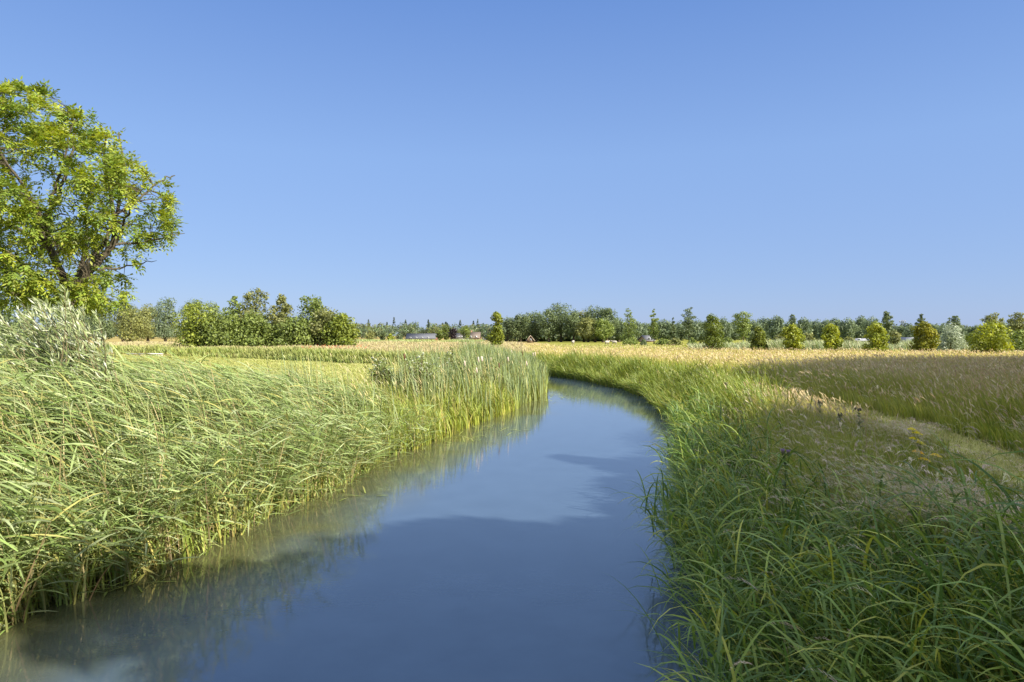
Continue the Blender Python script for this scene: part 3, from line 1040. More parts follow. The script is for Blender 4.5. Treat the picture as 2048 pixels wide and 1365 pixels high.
# ------------------------------------------------------------------ buildings
def house(name, label, u, d, w_px, eave_v, ridge_v, depth, wallc, roofc, rz=0.0, gable_end=False, wins=(), chim=None, over=0.35):
    x = (u - 1024) / 1365 * d
    z0 = 0.75
    w = w_px / 1365 * d
    ez = CAM_Z - (eave_v - HOR) / 1365 * d - z0
    rzv = CAM_Z - (ridge_v - HOR) / 1365 * d - z0
    root = empty(name, (x, d, z0), rz)
    tag(root, label, "building")
    hw, hd = w / 2, depth / 2
    Gw = Geo()
    box(Gw, (-hw, -hd, 0), (hw, hd, ez), wallc)
    # gable triangles
    if gable_end:
        for y in (-hd, hd):
            Gw.add([(-hw, y, ez), (hw, y, ez), (0.01, y, rzv - 0.06), (-0.01, y, rzv - 0.06)], [(0, 1, 2, 3)], wallc)
    else:
        for xx in (-hw, hw):
            Gw.add([(xx, -hd, ez), (xx, hd, ez), (xx, 0.01, rzv - 0.06), (xx, -0.01, rzv - 0.06)], [(0, 1, 2, 3)], wallc)
    Gw.build("wall", M_WALL, root)
    Gr = Geo()
    t = 0.14
    if gable_end:
        s = (rzv - ez) / hw
        for sg in (-1, 1):
            a = [(sg * (hw + over), -hd - over, ez - over * s), (0, -hd - over, rzv), (0, hd + over, rzv), (sg * (hw + over), hd + over, ez - over * s)]
            V = [(p[0], p[1], p[2]) for p in a] + [(p[0], p[1], p[2] + t) for p in a]
            Gr.add(V, [(0, 1, 2, 3), (4, 5, 6, 7), (0, 1, 5, 4), (1, 2, 6, 5), (2, 3, 7, 6), (3, 0, 4, 7)], roofc)
    else:
        s = (rzv - ez) / hd
        for sg in (-1, 1):
            a = [(-hw - over, sg * (hd + over), ez - over * s), (-hw - over, 0, rzv), (hw + over, 0, rzv), (hw + over, sg * (hd + over), ez - over * s)]
            V = [(p[0], p[1], p[2]) for p in a] + [(p[0], p[1], p[2] + t) for p in a]
            Gr.add(V, [(0, 1, 2, 3), (4, 5, 6, 7), (0, 1, 5, 4), (1, 2, 6, 5), (2, 3, 7, 6), (3, 0, 4, 7)], roofc)
    roof = Gr.build("roof", M_ROOF, root)
    for (wx, wz, ww, wh) in wins:
        f = Geo()
        box(f, (wx * hw - ww / 2, -hd - 0.06, wz), (wx * hw + ww / 2, -hd + 0.02, wz + wh), A(0.75, 0.75, 0.72))
        fo = f.build("window", M_WALL, root)
        p = Geo()
        box(p, (wx * hw - ww / 2 + 0.08, -hd - 0.08, wz + 0.08), (wx * hw + ww / 2 - 0.08, -hd - 0.05, wz + wh - 0.08), A(0.04, 0.05, 0.06))
        p.build("pane", M_GLASS, fo)
    if chim is not None:
        c = Geo()
        box(c, (chim - 0.35, -0.3, rzv - 0.5), (chim + 0.35, 0.3, rzv + 0.9), A(0.35, 0.2, 0.14))
        box(c, (chim - 0.45, -0.4, rzv + 0.9), (chim + 0.45, 0.4, rzv + 1.02), A(0.3, 0.28, 0.26))
        c.build("chimney", M_WALL, roof)
    return root


BRICK = A(0.22, 0.11, 0.07)
house("barn", "long low brick barn with a grey corrugated roof in front of the forest", 844, 350, 58, 677, 668, 10, BRICK, A(0.12, 0.125, 0.14), wins=[(-0.7, .8, .9, .8), (-0.3, .8, .9, .8), (0.1, .8, .9, .8), (0.5, .8, .9, .8)])
house("farmhouse", "brick farmhouse with a large greyish-brown roof right of the purple tree", 949, 335, 22, 676, 665, 9, BRICK * 1.1, A(0.17, 0.135, 0.11), wins=[(-0.6, 1.0, .9, 1.2), (0.4, 1.0, .9, 1.2)], chim=-1.5)
house("white_house", "white-gabled house with a steep roof just left of the lone young tree", 979, 328, 18, 677, 666, 9, A(0.45, 0.45, 0.44), A(0.15, 0.14, 0.135), rz=-0.25, gable_end=True, wins=[(-0.4, 1.0, .9, 1.1), (0.4, 1.0, .9, 1.1)], chim=0.0)
house("farm_building", "low white-walled farm building half hidden behind green garden trees", 925, 345, 26, 675, 667, 8, A(0.42, 0.41, 0.39), A(0.18, 0.165, 0.15), wins=[(-0.5, .9, 1.1, 1.0), (0.0, .9, 1.1, 1.0), (0.5, .9, 1.1, 1.0)])
house("thatched_hut", "small hut with a steep pale thatched roof in front of the grove", 1061, 215, 13, 680, 672, 2.6, A(0.16, 0.11, 0.07), A(0.42, 0.33, 0.24), gable_end=True, over=0.35, wins=[(0.0, 0.7, 0.6, 0.6)])
house("small_house", "small brick house with a grey roof between the two conical trees", 1292, 240, 15, 681, 672, 8, A(0.40, 0.29, 0.22), A(0.19, 0.185, 0.195), rz=0.2, wins=[(-0.4, .8, .8, 1.0), (0.4, .8, .8, 1.0)])
house("far_building", "pale grey-roofed building showing beside the most golden bush", 1817, 190, 30, 685, 676, 9, A(0.5, 0.5, 0.52), A(0.25, 0.26, 0.29), wins=[(-0.6, .6, 1.2, 1.1), (-0.1, .6, 1.2, 1.1), (0.4, .6, 1.2, 1.1)])
house("grey_shed", "pale grey shed between the tall slim dark tree and the round grey-olive shrub", 1778, 200, 14, 684, 677, 7, A(0.5, 0.5, 0.5), A(0.27, 0.28, 0.30), wins=[(0.0, .6, 1.0, 1.0)])
house("white_shed", "low whitish shed showing under the woodland between the narrow and the ragged golden bushes", 1714, 215, 36, 682, 678, 8, A(0.36, 0.36, 0.38), A(0.30, 0.30, 0.32), wins=[(-0.5, .5, 1.0, .9), (0.5, .5, 1.0, .9)])


# ---- steel mast
def mast():
    d = 620
    x = (1805 - 1024) / 1365 * d
    zt = CAM_Z - (640 - HOR) / 1365 * d
    root = empty("steel_mast", (x, d, 0.8))
    tag(root, "thin grey lattice mast rising over the trees left of the most golden bush", "mast")
    G = Geo()
    g = A(0.22, 0.24, 0.28)
    H = zt - 0.8
    for sx in (-0.9, 0.9):
        for sy in (-0.9, 0.9):
            bar(G, (sx, sy, 0), (sx, sy, H * 0.86), 0.14, g)
    n = 10
    for k in range(n):
        z0, z1 = H * 0.86 * k / n, H * 0.86 * (k + 1) / n
        for (a, b) in (((-.9, -.9), (.9, -.9)), ((.9, -.9), (.9, .9)), ((.9, .9), (-.9, .9)), ((-.9, .9), (-.9, -.9))):
            bar(G, (a[0], a[1], z0), (b[0], b[1], z1), 0.07, g)
            bar(G, (a[0], a[1], z1), (b[0], b[1], z1), 0.06, g)
    G.build("lattice", M_METAL, root)
    P = Geo()
    box(P, (-1.8, -1.8, H * 0.86), (1.8, 1.8, H * 0.86 + 0.25), g)
    for sx in (-1.6, 0, 1.6):
        for sy in (-1.6, 1.6):
            box(P, (sx - .3, sy - .15, H * 0.87), (sx + .3, sy + .15, H * 0.97), g)
    bar(P, (0, 0, H * 0.86), (0, 0, H), 0.12, g)
    P.build("antenna_platform", M_METAL, root)


mast()


# ---- low white fence and a post on the left field
def low_fence():
    d = 92
    p = wp(290, 0, d)
    z = gz(p[0], d)
    root = empty("low_fence", (p[0], d, z))
    tag(root, "low weathered white rail fence lying across the field left of the clump", "fence")
    G = Geo()
    for zz in (1.02, 1.28):
        box(G, (-2.5, -0.03, zz), (2.5, 0.03, zz + 0.12), A(0.62, 0.58, 0.52))
    G.build("rail", M_WALL, root)
    for x in np.linspace(-2.3, 2.3, 4):
        q = Geo()
        box(q, (x - 0.06, 0.033, -0.1), (x + 0.06, 0.153, 1.45), A(0.45, 0.40, 0.33))
        q.build("post", M_WALL, root)


low_fence()
p = wp(46, 0, 40)
G = Geo()
zb = gz(p[0], 40)
tube(G, [(0, 0, -0.2), (0, 0, 1.9), (0.01, 0, 1.92)], [0.09, 0.085, 0.02], A(0.30, 0.22, 0.14), 8)
o = G.build("wooden_post", M_BARK)
o.location = (p[0], 40, zb)
tag(o, "brown wooden post standing on the lawn behind the willow bush", "post")


# ---- sheep far out in the meadow
def sheep(u, d, rz, label):
    x = (u - 1024) / 1365 * d
    root = empty("sheep", (x, d, gz(x, d)), rz)
    tag(root, label, "sheep", "sheep resting in the far meadow")
    G = Geo()
    k = np.linspace(0, 1, 9)
    body = np.stack([-0.55 + 1.1 * k, 0 * k, 0.78 + 0.05 * np.sin(k * 3.1)], -1)
    tube(G, body, 0.30 * np.sqrt(np.clip(1 - (2 * k - 1) ** 4, 0.03, 1)), A(0.42, 0.38, 0.31), 10)
    tube(G, [(0.45, 0, 0.9), (0.62, 0, 1.05), (0.75, 0, 1.08)], [0.15, 0.12, 0.10], A(0.42, 0.38, 0.31), 8)
    for sx in (-0.36, 0.36):
        for sy in (-0.14, 0.14):
            tube(G, [(sx, sy, 0.65), (sx + 0.02, sy, 0.34), (sx, sy, 0.0)], [0.085, 0.05, 0.04], A(0.25, 0.22, 0.18), 6)
    tube(G, [(0.72, 0, 1.10), (0.86, 0, 1.06), (0.98, 0, 0.97), (1.0, 0, 0.95)], [0.09, 0.095, 0.06, 0.02], A(0.20, 0.17, 0.14), 8)
    for sy in (-1, 1):
        tube(G, [(0.76, sy * 0.07, 1.14), (0.74, sy * 0.2, 1.12)], [0.035, 0.012], A(0.2, 0.17, 0.14), 5)
    G.build("body", M_WOOL, root, True)


for u, d, rz, lab in [(1214, 150, 0.5, "dark-faced pale sheep, left one of the pair below the bright green low tree"), (1229, 152, 2.8, "whitish sheep, right one of the pair below the bright green low tree"),
                      (1146, 154, 1.2, "greyish sheep on its own in the meadow before the grove's tallest trees")]:
    sheep(u, d, rz, lab)


# ------------------------------------------------------------------ trees outside the picture whose shadows fall into it
G8 = "roadside trees right of the picture, throwing shade"
SH = to_sun.xy / math.tan(SUN_EL) / to_sun.xy.length     # ground offset per metre of height, towards the sun


def shade_tree(tip, h, r, label, prof='round', nl=9000):
    x, y = tip[0] + SH[0] * (h - 0.8), tip[1] + SH[1] * (h - 0.8)
    root = empty("roadside_tree", (x, y, 0.75))
    tag(root, label, "tree", G8)
    G, cen, br = crown_geo(h, r, 0.06, prof, 46, nl, 0.66, DG[0], DG[1], 0.42)
    trunk_geo(h, 0.15, 0.3, cen, 0, 8).build("trunk", M_BARK, root, True)
    G.build("crown", M_LEAF, root)


# tips of the shadows as they lie on the meadow, the path and the water
for k, (tip, h, r) in enumerate([((-2.4, 7.0), 13, 2.4), ((-0.9, 8.9), 14, 2.2), ((1.2, 9.0), 14, 2.2), ((3.7, 9.9), 14, 2.0), ((4.3, 15.3), 14, 2.2), ((6.4, 16.3), 14, 2.2), ((8.8, 16.2), 14, 2.0), ((4.6, 12.3), 14, 2.2), ((7.0, 13.4), 14, 2.2), ((9.2, 14.2), 14, 2.2),
                                 ((2.5, 4.4), 13, 3.4), ((5.4, 7.2), 13, 3.2), ((7.2, 10.4), 13, 3.0), ((10.0, 12.8), 13, 3.2), ((2.5, 0.5), 12, 3.4),
                                 ((12.0, 16.4), 14, 2.4), ((11.2, 18.2), 14, 2.2), ((10.8, 20.4), 14, 2.2), ((10.2, 22.6), 14, 2.4), ((9.9, 24.8), 14, 2.4), ((9.4, 26.8), 14, 2.4), ((8.9, 29.0), 14, 2.6), ((11.4, 32.0), 15, 3.4), ((13.6, 35.6), 15, 3.8), ((16.4, 39.4), 15, 4.2), ((19.8, 43.1), 15, 4.2),
                                 ((23.6, 46.8), 15, 4.4), ((28.0, 50), 15, 4.4), ((33, 53), 15, 4.6), ((38.5, 55.8), 15, 4.6), ((44, 58.6), 15, 4.8), ((51, 62), 15, 4.8), ((59, 66), 15, 5.0),
                                 ((16.0, 21.5), 14, 3.8), ((17.5, 26.5), 14, 4.0), ((20, 31.5), 14, 4.2), ((24, 36), 14, 4.4), ((29, 40), 14, 4.6), ((35, 44), 14, 4.8), ((42, 48), 14, 5.0), ((16.5, 17.0), 14, 3.4), ((12.6, 18.9), 14, 2.8), ((13.2, 16.2), 14, 2.8)]):
    nm = ["nearest row, behind the camera", "row beside the path", "back row"][0 if k < 15 else 1 if k < 33 else 2]
    shade_tree(tip, h, r, nl=(6000 if k in (10, 14) else 2400 if 10 <= k < 15 else 9000 if k < 4 else 5600 if k < 10 else 9000), label="tall dark tree outside the picture on the right, " + nm)


# ------------------------------------------------------------------ reeds, rushes and grass
WIND = math.pi                                            # everything leans to the left of the picture


def log_points(n, d0, d1, side=0.9, extra=2.0, xr=None):
    """points over the ground in front of the camera, thinning out with the square of the distance"""
    y = d0 * (d1 / d0) ** R.uniform(0, 1, n)
    lo, hi = (-side, side) if xr is None else xr
    x = R.uniform(0, 1, n)
    x = (lo * y - extra) + x * ((hi - lo) * y + 2 * extra)
    return x, y


def near_line(L, n, y0, y1, off0, off1, side):
    """points along a bank line between y0 and y1, off0..off1 metres to the land side"""
    seg, acc = [], []
    for a, b in zip(L[:-1], L[1:]):
        seg.append((a, b))
        lo, hi = min(a[1], b[1]), max(a[1], b[1])
        acc.append(max(0, min(hi, y1) - max(lo, y0)) / max(hi - lo, 1e-6) * np.hypot(*(b - a)))
    acc = np.array(acc)
    k = R.choice(len(seg), n, p=acc / acc.sum())
    t = R.uniform(0, 1, n)
    a = np.array([q[0] for q in seg])[k]
    b = np.array([q[1] for q in seg])[k]
    P = a + (b - a) * t[:, None]
    d = b - a
    d /= np.linalg.norm(d, axis=1)[:, None]
    nrm = np.stack([-d[:, 1], d[:, 0]], -1) * side
    P = P + nrm * R.uniform(off0, off1, n)[:, None]
    ok = (P[:, 1] > y0 - 1) & (P[:, 1] < y1 + 1)
    return P[ok, 0], P[ok, 1]


def far_cam(x, y, rad=1.7):
    return np.hypot(x, y) > rad


# ---- reed bed on the left bank
def reed_bed():
    G = Geo()
    x, y = near_line(LEFT, 8600, 2.5, 19.5, -0.45, 4.3, 1)
    x2 = R.uniform(-13.5, -9.5, 1500)
    y2 = R.uniform(5.5, 13.5, 1500)
    x, y = np.concatenate([x, x2]), np.concatenate([y, y2])
    z, dl, dr, ins = land(x, y)
    k = (dl < 5.2) & (vnoise(x, y, 1.1, 31) > 0.16) & ((y < 16.5) | (R.uniform(0, 1, len(x)) < 0.5)) & (y > -1.5 * (x + 3.0))
    x, y, z, dl, ins = x[k], y[k], z[k], dl[k], ins[k]
    sd = np.where(ins, -dl, dl)
    N = len(x)
    H = (2.62 - 0.12 * np.clip(y - 9, 0, 12)) * R.uniform(0.66, 1.08, N) * (0.62 + 0.38 * smooth(-0.5, 1.0, sd))
    H = H * (0.85 + 0.3 * vnoise(x, y, 2.2, 33))
    lean0 = R.normal(0.12, 0.10, N)
    lean1 = R.uniform(0.30, 1.05, N)
    phi = WIND + R.normal(0, 0.35, N)
    front = (sd < 0.45) & (R.uniform(0, 1, N) < 0.5)
    phi = np.where(front, R.normal(-0.9, 0.9, N), phi)          # the outermost stalks hang over the water
    lean0 = np.where(front, R.uniform(0.15, 0.6, N), lean0)
    S = 9
    V, pos = ribbons(np.stack([x, y, np.maximum(z, -0.3)], -1), H, lean0, lean1, phi, np.full(N, 0.018), S, power=2.0, prof=[1.0] * 6 + [0.8, 0.7, 0.5, 0.3])
    old = R.uniform(0, 1, N) < 0.3
    c0 = np.where(old[:, None], jit((0.42, 0.33, 0.16), N, 0.2), jit((0.40, 0.36, 0.12), N, 0.2))
    c1 = np.where(old[:, None], jit((0.40, 0.33, 0.17), N, 0.2), jit((0.26, 0.30, 0.10), N, 0.15))
    t = np.linspace(0, 1, S + 1)
    C = c0[:, None, :] * (1 - t)[None, :, None] + c1[:, None, :] * t[None, :, None]
    G.add(V.reshape(-1, 3), strip_quads(N, S), np.repeat(C[:, :, None], 2, axis=2).reshape(-1, 3))
    # leaves along each stalk, streaming with the wind
    nl = 14
    for j in range(nl):
        tj = np.clip(0.14 + 0.86 * (j + R.uniform(-0.4, 0.4, N)) / (nl - 1), 0.10, 0.99)
        f = tj * S
        i0 = np.clip(f.astype(int), 0, S - 1)
        w = (f - i0)[:, None]
        ar = np.arange(N)
        P = pos[ar, i0] * (1 - w) + pos[ar, i0 + 1] * w
        kp = (~old | (R.uniform(0, 1, N) < 0.2)) & ((tj > 0.4) | (R.uniform(0, 1, N) < 0.6))
        n = kp.sum()
        ph = WIND + R.normal(0.1, 0.42, n)
        wild = R.uniform(0, 1, n) < 0.13
        ph = np.where(wild, R.uniform(0, TAU, n), ph)
        ph = np.where(front[kp] & (R.uniform(0, 1, n) < 0.5), R.normal(-1.0, 1.0, n), ph)
        L = R.uniform(0.38, 0.70, n) * (0.75 + 0.25 * np.sin(tj[kp] * 3.0))
        th0 = R.normal(1.08, 0.20, n)
        th1 = th0 + R.uniform(0.2, 0.85, n)
        hue = R.choice(4, n, p=[0.45, 0.3, 0.17, 0.08])
        col = np.array([(0.28, 0.35, 0.13), (0.185, 0.26, 0.07), (0.36, 0.41, 0.205), (0.38, 0.36, 0.11)])[hue] * np.exp(R.normal(0, 0.16, (n, 1)))
        add_ribbons(G, P[kp], L, th0, th1, ph, R.uniform(0.016, 0.029, n), 4, col * 0.95, col, roll=R.normal(0, 0.5, n), prof=[0.5, 1.0, 0.9, 0.6, 0.08])
    # young green shoots along the waterline
    n = 4200
    xs, ys = near_line(LEFT, n, 3.5, 20, -0.45, 0.9, 1)
    zs = np.maximum(land(xs, ys)[0], -0.25)
    n = len(xs)
    hue = pick([(0.22, 0.30, 0.06), (0.29, 0.36, 0.09), (0.34, 0.38, 0.14), (0.38, 0.35, 0.10)], n, [0.35, 0.35, 0.2, 0.1]) * np.exp(R.normal(0, 0.15, (n, 1)))
    t0 = np.abs(R.normal(0.12, 0.15, n))
    add_ribbons(G, np.stack([xs, ys, zs], -1), R.uniform(0.5, 1.35, n), t0, t0 + R.uniform(0.3, 1.9, n), np.where(R.uniform(0, 1, n) < 0.5, WIND + R.normal(0, 0.8, n), R.uniform(0, TAU, n)), R.uniform(0.014, 0.028, n), 5, hue * A(1.1, 1, 0.9), hue,
                power=1.8, roll=R.normal(0, 0.5, n), prof=[0.6, 1, 1, 0.85, 0.55, 0.08])
    # broken dead stalks and litter low down
    n = 4200
    xs, ys = near_line(LEFT, n, 3.5, 20, -0.25, 2.6, 1)
    zs = np.maximum(land(xs, ys)[0], 0.0)
    n = len(xs)
    add_ribbons(G, np.stack([xs, ys, zs], -1), R.uniform(0.4, 1.2, n), R.uniform(0.0, 0.9, n), R.uniform(0.6, 1.7, n), R.uniform(0, TAU, n), R.uniform(0.010, 0.02, n), 3,
                jit((0.36, 0.27, 0.13), n, 0.3), jit((0.45, 0.36, 0.19), n, 0.3))
    tag(G.build("reed_bed", M_REED), "tall pale green reeds on the left bank bent to the left by the wind", "reeds", None, "stuff")


reed_bed()


# ---- cattails and sedges on the point where the stream bends
def cattail_bed():
    G = Geo()
    x, y = near_line(LEFT, 15500, 15.5, 45, -0.55, 3.6, 1)
    z, dl, dr, ins = land(x, y)
    sd = np.where(ins, -dl, dl)
    pz = vnoise(x, y, 1.6, 41)
    k = (R.uniform(0, 1, len(x)) < smooth(14.5, 19, y)) & (pz > 0.12)
    x, y, z, sd, pz = x[k], y[k], z[k], sd[k], pz[k]
    N = len(x)
    cat = vnoise(x, y, 2.4, 43) * 0.6 + 0.4 * smooth(20, 33, y) + 0.08 * R.normal(size=N) > 0.56
    H = np.where(cat, R.uniform(1.5, 2.15, N), R.uniform(0.9, 1.5, N)) * (0.85 + 0.3 * pz) * (0.8 + 0.2 * smooth(-0.5, 0.7, sd)) * np.where(cat, 1.0, 1 - 0.18 * smooth(1.5, 3.5, sd))
    hue = np.where(cat[:, None], pick([(0.20, 0.26, 0.125), (0.26, 0.315, 0.14), (0.22, 0.27, 0.07), (0.42, 0.39, 0.16)], N, [0.42, 0.28, 0.22, 0.08]),
                   pick([(0.24, 0.30, 0.05), (0.30, 0.33, 0.07), (0.17, 0.23, 0.05), (0.38, 0.34, 0.12)], N, [0.4, 0.28, 0.2, 0.12]))
    hue = hue * np.exp(R.normal(0, 0.16, (N, 1)))
    w = np.where(cat, R.uniform(0.024, 0.042, N), R.uniform(0.018, 0.034, N)) * (0.8 + 0.012 * y)
    th0 = np.abs(R.normal(0.05, 0.09, N))
    th1 = np.where(cat, th0 + R.uniform(0.05, 0.5, N), th0 + R.uniform(0.3, 1.5, N))
    phi = np.where(R.uniform(0, 1, N) < 0.72, WIND + R.normal(0, 0.8, N), R.uniform(0, TAU, N))
    add_ribbons(G, np.stack([x, y, np.maximum(z, -0.2)], -1), H, th0, th1, phi, w, 5, hue * A(1.15, 1.05, 0.8), hue, power=2.2, roll=R.uniform(-0.9, 0.9, N), prof=[0.8, 1, 1, 0.85, 0.6, 0.1])
    # flowering grass stems with loose pale heads between them
    m = 1700
    xs, ys = near_line(LEFT, m, 16, 44, 0.0, 3.6, 1)
    zs = np.maximum(land(xs, ys)[0], 0)
    m = len(xs)
    hh = R.uniform(1.1, 1.8, m)
    ph = WIND + R.normal(0, 0.5, m)
    pos = add_ribbons(G, np.stack([xs, ys, zs], -1), hh, R.normal(0.05, 0.05, m), R.uniform(0.2, 0.6, m), ph, np.full(m, 0.014), 3, jit((0.30, 0.30, 0.10), m), jit((0.38, 0.34, 0.14), m))
    add_ribbons(G, pos[:, -1], R.uniform(0.12, 0.25, m), R.uniform(0.3, 0.7, m), R.uniform(0.8, 1.4, m), ph, R.uniform(0.018, 0.035, m), 3, jit((0.42, 0.38, 0.17), m), jit((0.46, 0.40, 0.22), m), prof=[0.4, 1, 0.8, 0.1])
    # brown and fluffy cattail heads
    for q in range(18):
        yy = R.uniform(24, 42)
        xx = np.interp(yy, LEFT[:, 1], LEFT[:, 0]) - R.uniform(-0.2, 2.6)
        zz = max(gz(xx, yy), 0)
        hh = R.uniform(1.5, 2.0)
        fl = R.uniform() < 0.7
        tube(G, [(xx, yy, zz), (xx - 0.03, yy, zz + hh)], [0.012, 0.01], A(0.25, 0.25, 0.10), 4)
        tube(G, [(xx - 0.03, yy, zz + hh - 0.02), (xx - 0.035, yy, zz + hh + 0.03), (xx - 0.05, yy, zz + hh + 0.17), (xx - 0.05, yy, zz + hh + 0.2)],
             [0.01, 0.035, 0.035, 0.01], A(0.62, 0.52, 0.42) if fl else A(0.16, 0.08, 0.04), 6)
    tag(G.build("cattail_bed", M_REED), "upright blue-green cattails and yellow-green sedge on the point where the stream bends", "cattails", None, "stuff")


cattail_bed()


# ---- leafy shrubs behind the cattails
def leafy_shrub(u, d, top_v, w_px, label, ca, cb, n=70):
    x = (u - 1024) / 1365 * d
    z = gz(x, d)
    h = CAM_Z - (top_v - HOR) / 1365 * d - z
    r = w_px / 2 / 1365 * d
    root = empty("shrub", (x, d, z))
    tag(root, label, "shrub", "leafy shrubs among the cattails")
    T, L = Geo(), Geo()
    for k in range(n):
        a = R.uniform(0, TAU)
        q = math.sqrt(R.uniform(0, 1))
        e = A(math.cos(a) * r * q - 0.12, math.sin(a) * r * q, h * R.uniform(0.45, 1.0) * (1 - 0.35 * q))
        p0 = A(R.normal(0, 0.08), R.normal(0, 0.08), -0.05)
        m = (p0 + e) / 2 + A(0.05, 0, 0.15 * h)
        tube(T, [p0, m, e], [0.014, 0.009, 0.004], A(0.16, 0.12, 0.07), 4)
        c = 42
        t = R.uniform(0.35, 1.02, c)[:, None]
        P = (1 - t) ** 2 * p0 + 2 * t * (1 - t) * m + t ** 2 * e + R.normal(0, 0.06, (c, 3))
        mixv = R.uniform(0, 1, (c, 1))
        pale = (R.uniform(0, 1, (c, 1)) < 0.12)
        col = np.where(pale, A(0.55, 0.58, 0.45), (ca * (1 - mixv) + cb * mixv) * np.exp(R.normal(0, 0.15, (c, 1))))
        leaf_quads(L, P, R.normal(0, 0.7, (c, 3)) + A(0.1, -0.1, 0.6), R.uniform(0.07, 0.13, c), col, 0.5)
    T.build("branches", M_BARK, root)
    L.build("crown", M_LEAF, root)


leafy_shrub(770, 24, 686, 64, "feathery light green shrub left of the whitish-leaved one, behind the reeds", A(0.24, 0.30, 0.10), A(0.17, 0.22, 0.06), 60)
leafy_shrub(842, 23.5, 684, 88, "broad green shrub with whitish leaf undersides amid the cattails", A(0.26, 0.30, 0.09), A(0.15, 0.20, 0.05), 90)
leafy_shrub(905, 28, 684, 62, "narrow upright green shrub at the cattails' highest point", A(0.22, 0.27, 0.09), A(0.15, 0.20, 0.05), 60)


# ---- lush broad-bladed grass along the right bank
def bank_grass():
    G = Geo()
    # close to the camera: stout stalks with long arching blades
    x, y = near_line(RIGHT, 10500, 1.0, 20, -0.15, 3.4, -1)
    z, dl, dr, ins = land(x, y)
    sd = np.where(ins, -dr, dr)
    k = far_cam(x, y, 1.9) & (R.uniform(0, 1, len(x)) < smooth(2.2, 0.9, sd + 0.32 * np.clip(y - 5, 0, 4) - 0.7 * smooth(4.5, 2.5, y) + 1.2 * (vnoise(x, y, 1.5, 54) - 0.5)))
    x, y, z, sd = x[k], y[k], z[k], sd[k]
    N = len(x)
    H = R.uniform(0.75, 1.25, N) * (0.80 + 0.4 * vnoise(x, y, 1.2, 51)) * (0.75 + 0.25 * smooth(-0.4, 0.5, sd))
    phi = np.where(sd < 0.35, R.normal(WIND, 0.6, N), R.normal(WIND, 1.3, N))
    lean = np.where(sd < 0.25, R.uniform(0.2, 0.8, N), np.abs(R.normal(0.08, 0.12, N)))
    cs = pick([(0.13, 0.19, 0.035), (0.16, 0.22, 0.04), (0.20, 0.22, 0.05)], N) * np.exp(R.normal(0, 0.12, (N, 1)))
    S = 4
    V, pos = ribbons(np.stack([x, y, np.maximum(z, -0.1)], -1), H, lean, lean + 0.2, phi, np.full(N, 0.013), S)
    G.add(V.reshape(-1, 3), strip_quads(N, S), np.repeat(cs, 2 * (S + 1), axis=0))
    for j in range(6):
        tj = np.clip(0.10 + 0.17 * j + R.uniform(-0.08, 0.08, N), 0.03, 1.0)
        f = tj * S
        i0 = np.clip(f.astype(int), 0, S - 1)
        w = (f - i0)[:, None]
        ar = np.arange(N)
        P = pos[ar, i0] * (1 - w) + pos[ar, i0 + 1] * w
        ph = np.where(R.uniform(0, 1, N) < 0.5, WIND + R.normal(0, 0.9, N), R.uniform(0, TAU, N))
        th0 = R.uniform(0.12, 0.60, N)
        th1 = th0 + R.uniform(1.0, 2.3, N)
        hue = pick([(0.085, 0.155, 0.035), (0.155, 0.245, 0.048), (0.26, 0.34, 0.07), (0.36, 0.38, 0.065)], N, [0.42, 0.30, 0.18, 0.10]) * np.exp(R.normal(0, 0.13, (N, 1)))
        add_ribbons(G, P, R.uniform(0.40, 0.85, N), th0, th1, ph, R.uniform(0.011, 0.020, N) * (0.9 + 0.03 * y), 6, hue, hue, power=1.3, roll=R.normal(0, 0.4, N), prof=[0.6, 0.95, 1, 0.95, 0.75, 0.45, 0.05])
    xd, yd = near_line(RIGHT, 2600, 1.0, 20, -0.1, 2.6, -1)
    zd = np.maximum(land(xd, yd)[0], 0)
    q = far_cam(xd, yd, 1.9)
    xd, yd, zd = xd[q], yd[q], zd[q]
    m = len(xd)
    add_ribbons(G, np.stack([xd, yd, zd], -1), R.uniform(0.4, 1.25, m), np.abs(R.normal(0.15, 0.2, m)), R.uniform(0.4, 2.0, m), np.where(R.uniform(0, 1, m) < .6, WIND + R.normal(0, .9, m), R.uniform(0, TAU, m)), R.uniform(0.006, 0.013, m), 5,
                jit((0.34, 0.28, 0.13), m, 0.25), jit((0.46, 0.39, 0.21), m, 0.25))
    # farther along the bank
    x, y = near_line(RIGHT, 24000, 14, 62, -0.3, 2.3, -1)
    z, dl, dr, ins = land(x, y)
    sd = np.where(ins, -dr, dr)
    k = R.uniform(0, 1, len(x)) < smooth(14, 20, y) * (0.25 + 0.75 * smooth(2.2, 0.9, sd + 0.7 * (vnoise(x, y, 3, 52) - 0.5)))
    x, y, z, sd = x[k], y[k], z[k], sd[k]
    N = len(x)
    H = R.uniform(0.7, 1.25, N) * (0.8 + 0.4 * vnoise(x, y, 1.8, 53))
    hue = pick([(0.16, 0.22, 0.04), (0.21, 0.27, 0.05), (0.27, 0.31, 0.06), (0.34, 0.33, 0.09)], N, [0.36, 0.34, 0.2, 0.1]) * np.exp(R.normal(0, 0.15, (N, 1)))
    th0 = np.abs(R.normal(0.08, 0.12, N)) + np.where(sd < 0.2, 0.25, 0)
    add_ribbons(G, np.stack([x, y, np.maximum(z, -0.1)], -1), H, th0, th0 + R.uniform(0.2, 1.6, N), np.where(R.uniform(0, 1, N) < .6, WIND + R.normal(0, 0.8, N), R.uniform(0, TAU, N)),
                R.uniform(0.018, 0.032, N) * (0.75 + 0.014 * y), 5, hue, hue, power=1.8, roll=R.uniform(-0.8, 0.8, N), prof=[0.7, 1, 1, 0.9, 0.6, 0.08])
    tag(G.build("bank_grass", M_LUSH), "lush broad-bladed green grass arching over the right bank", "grass", None, "stuff")


bank_grass()


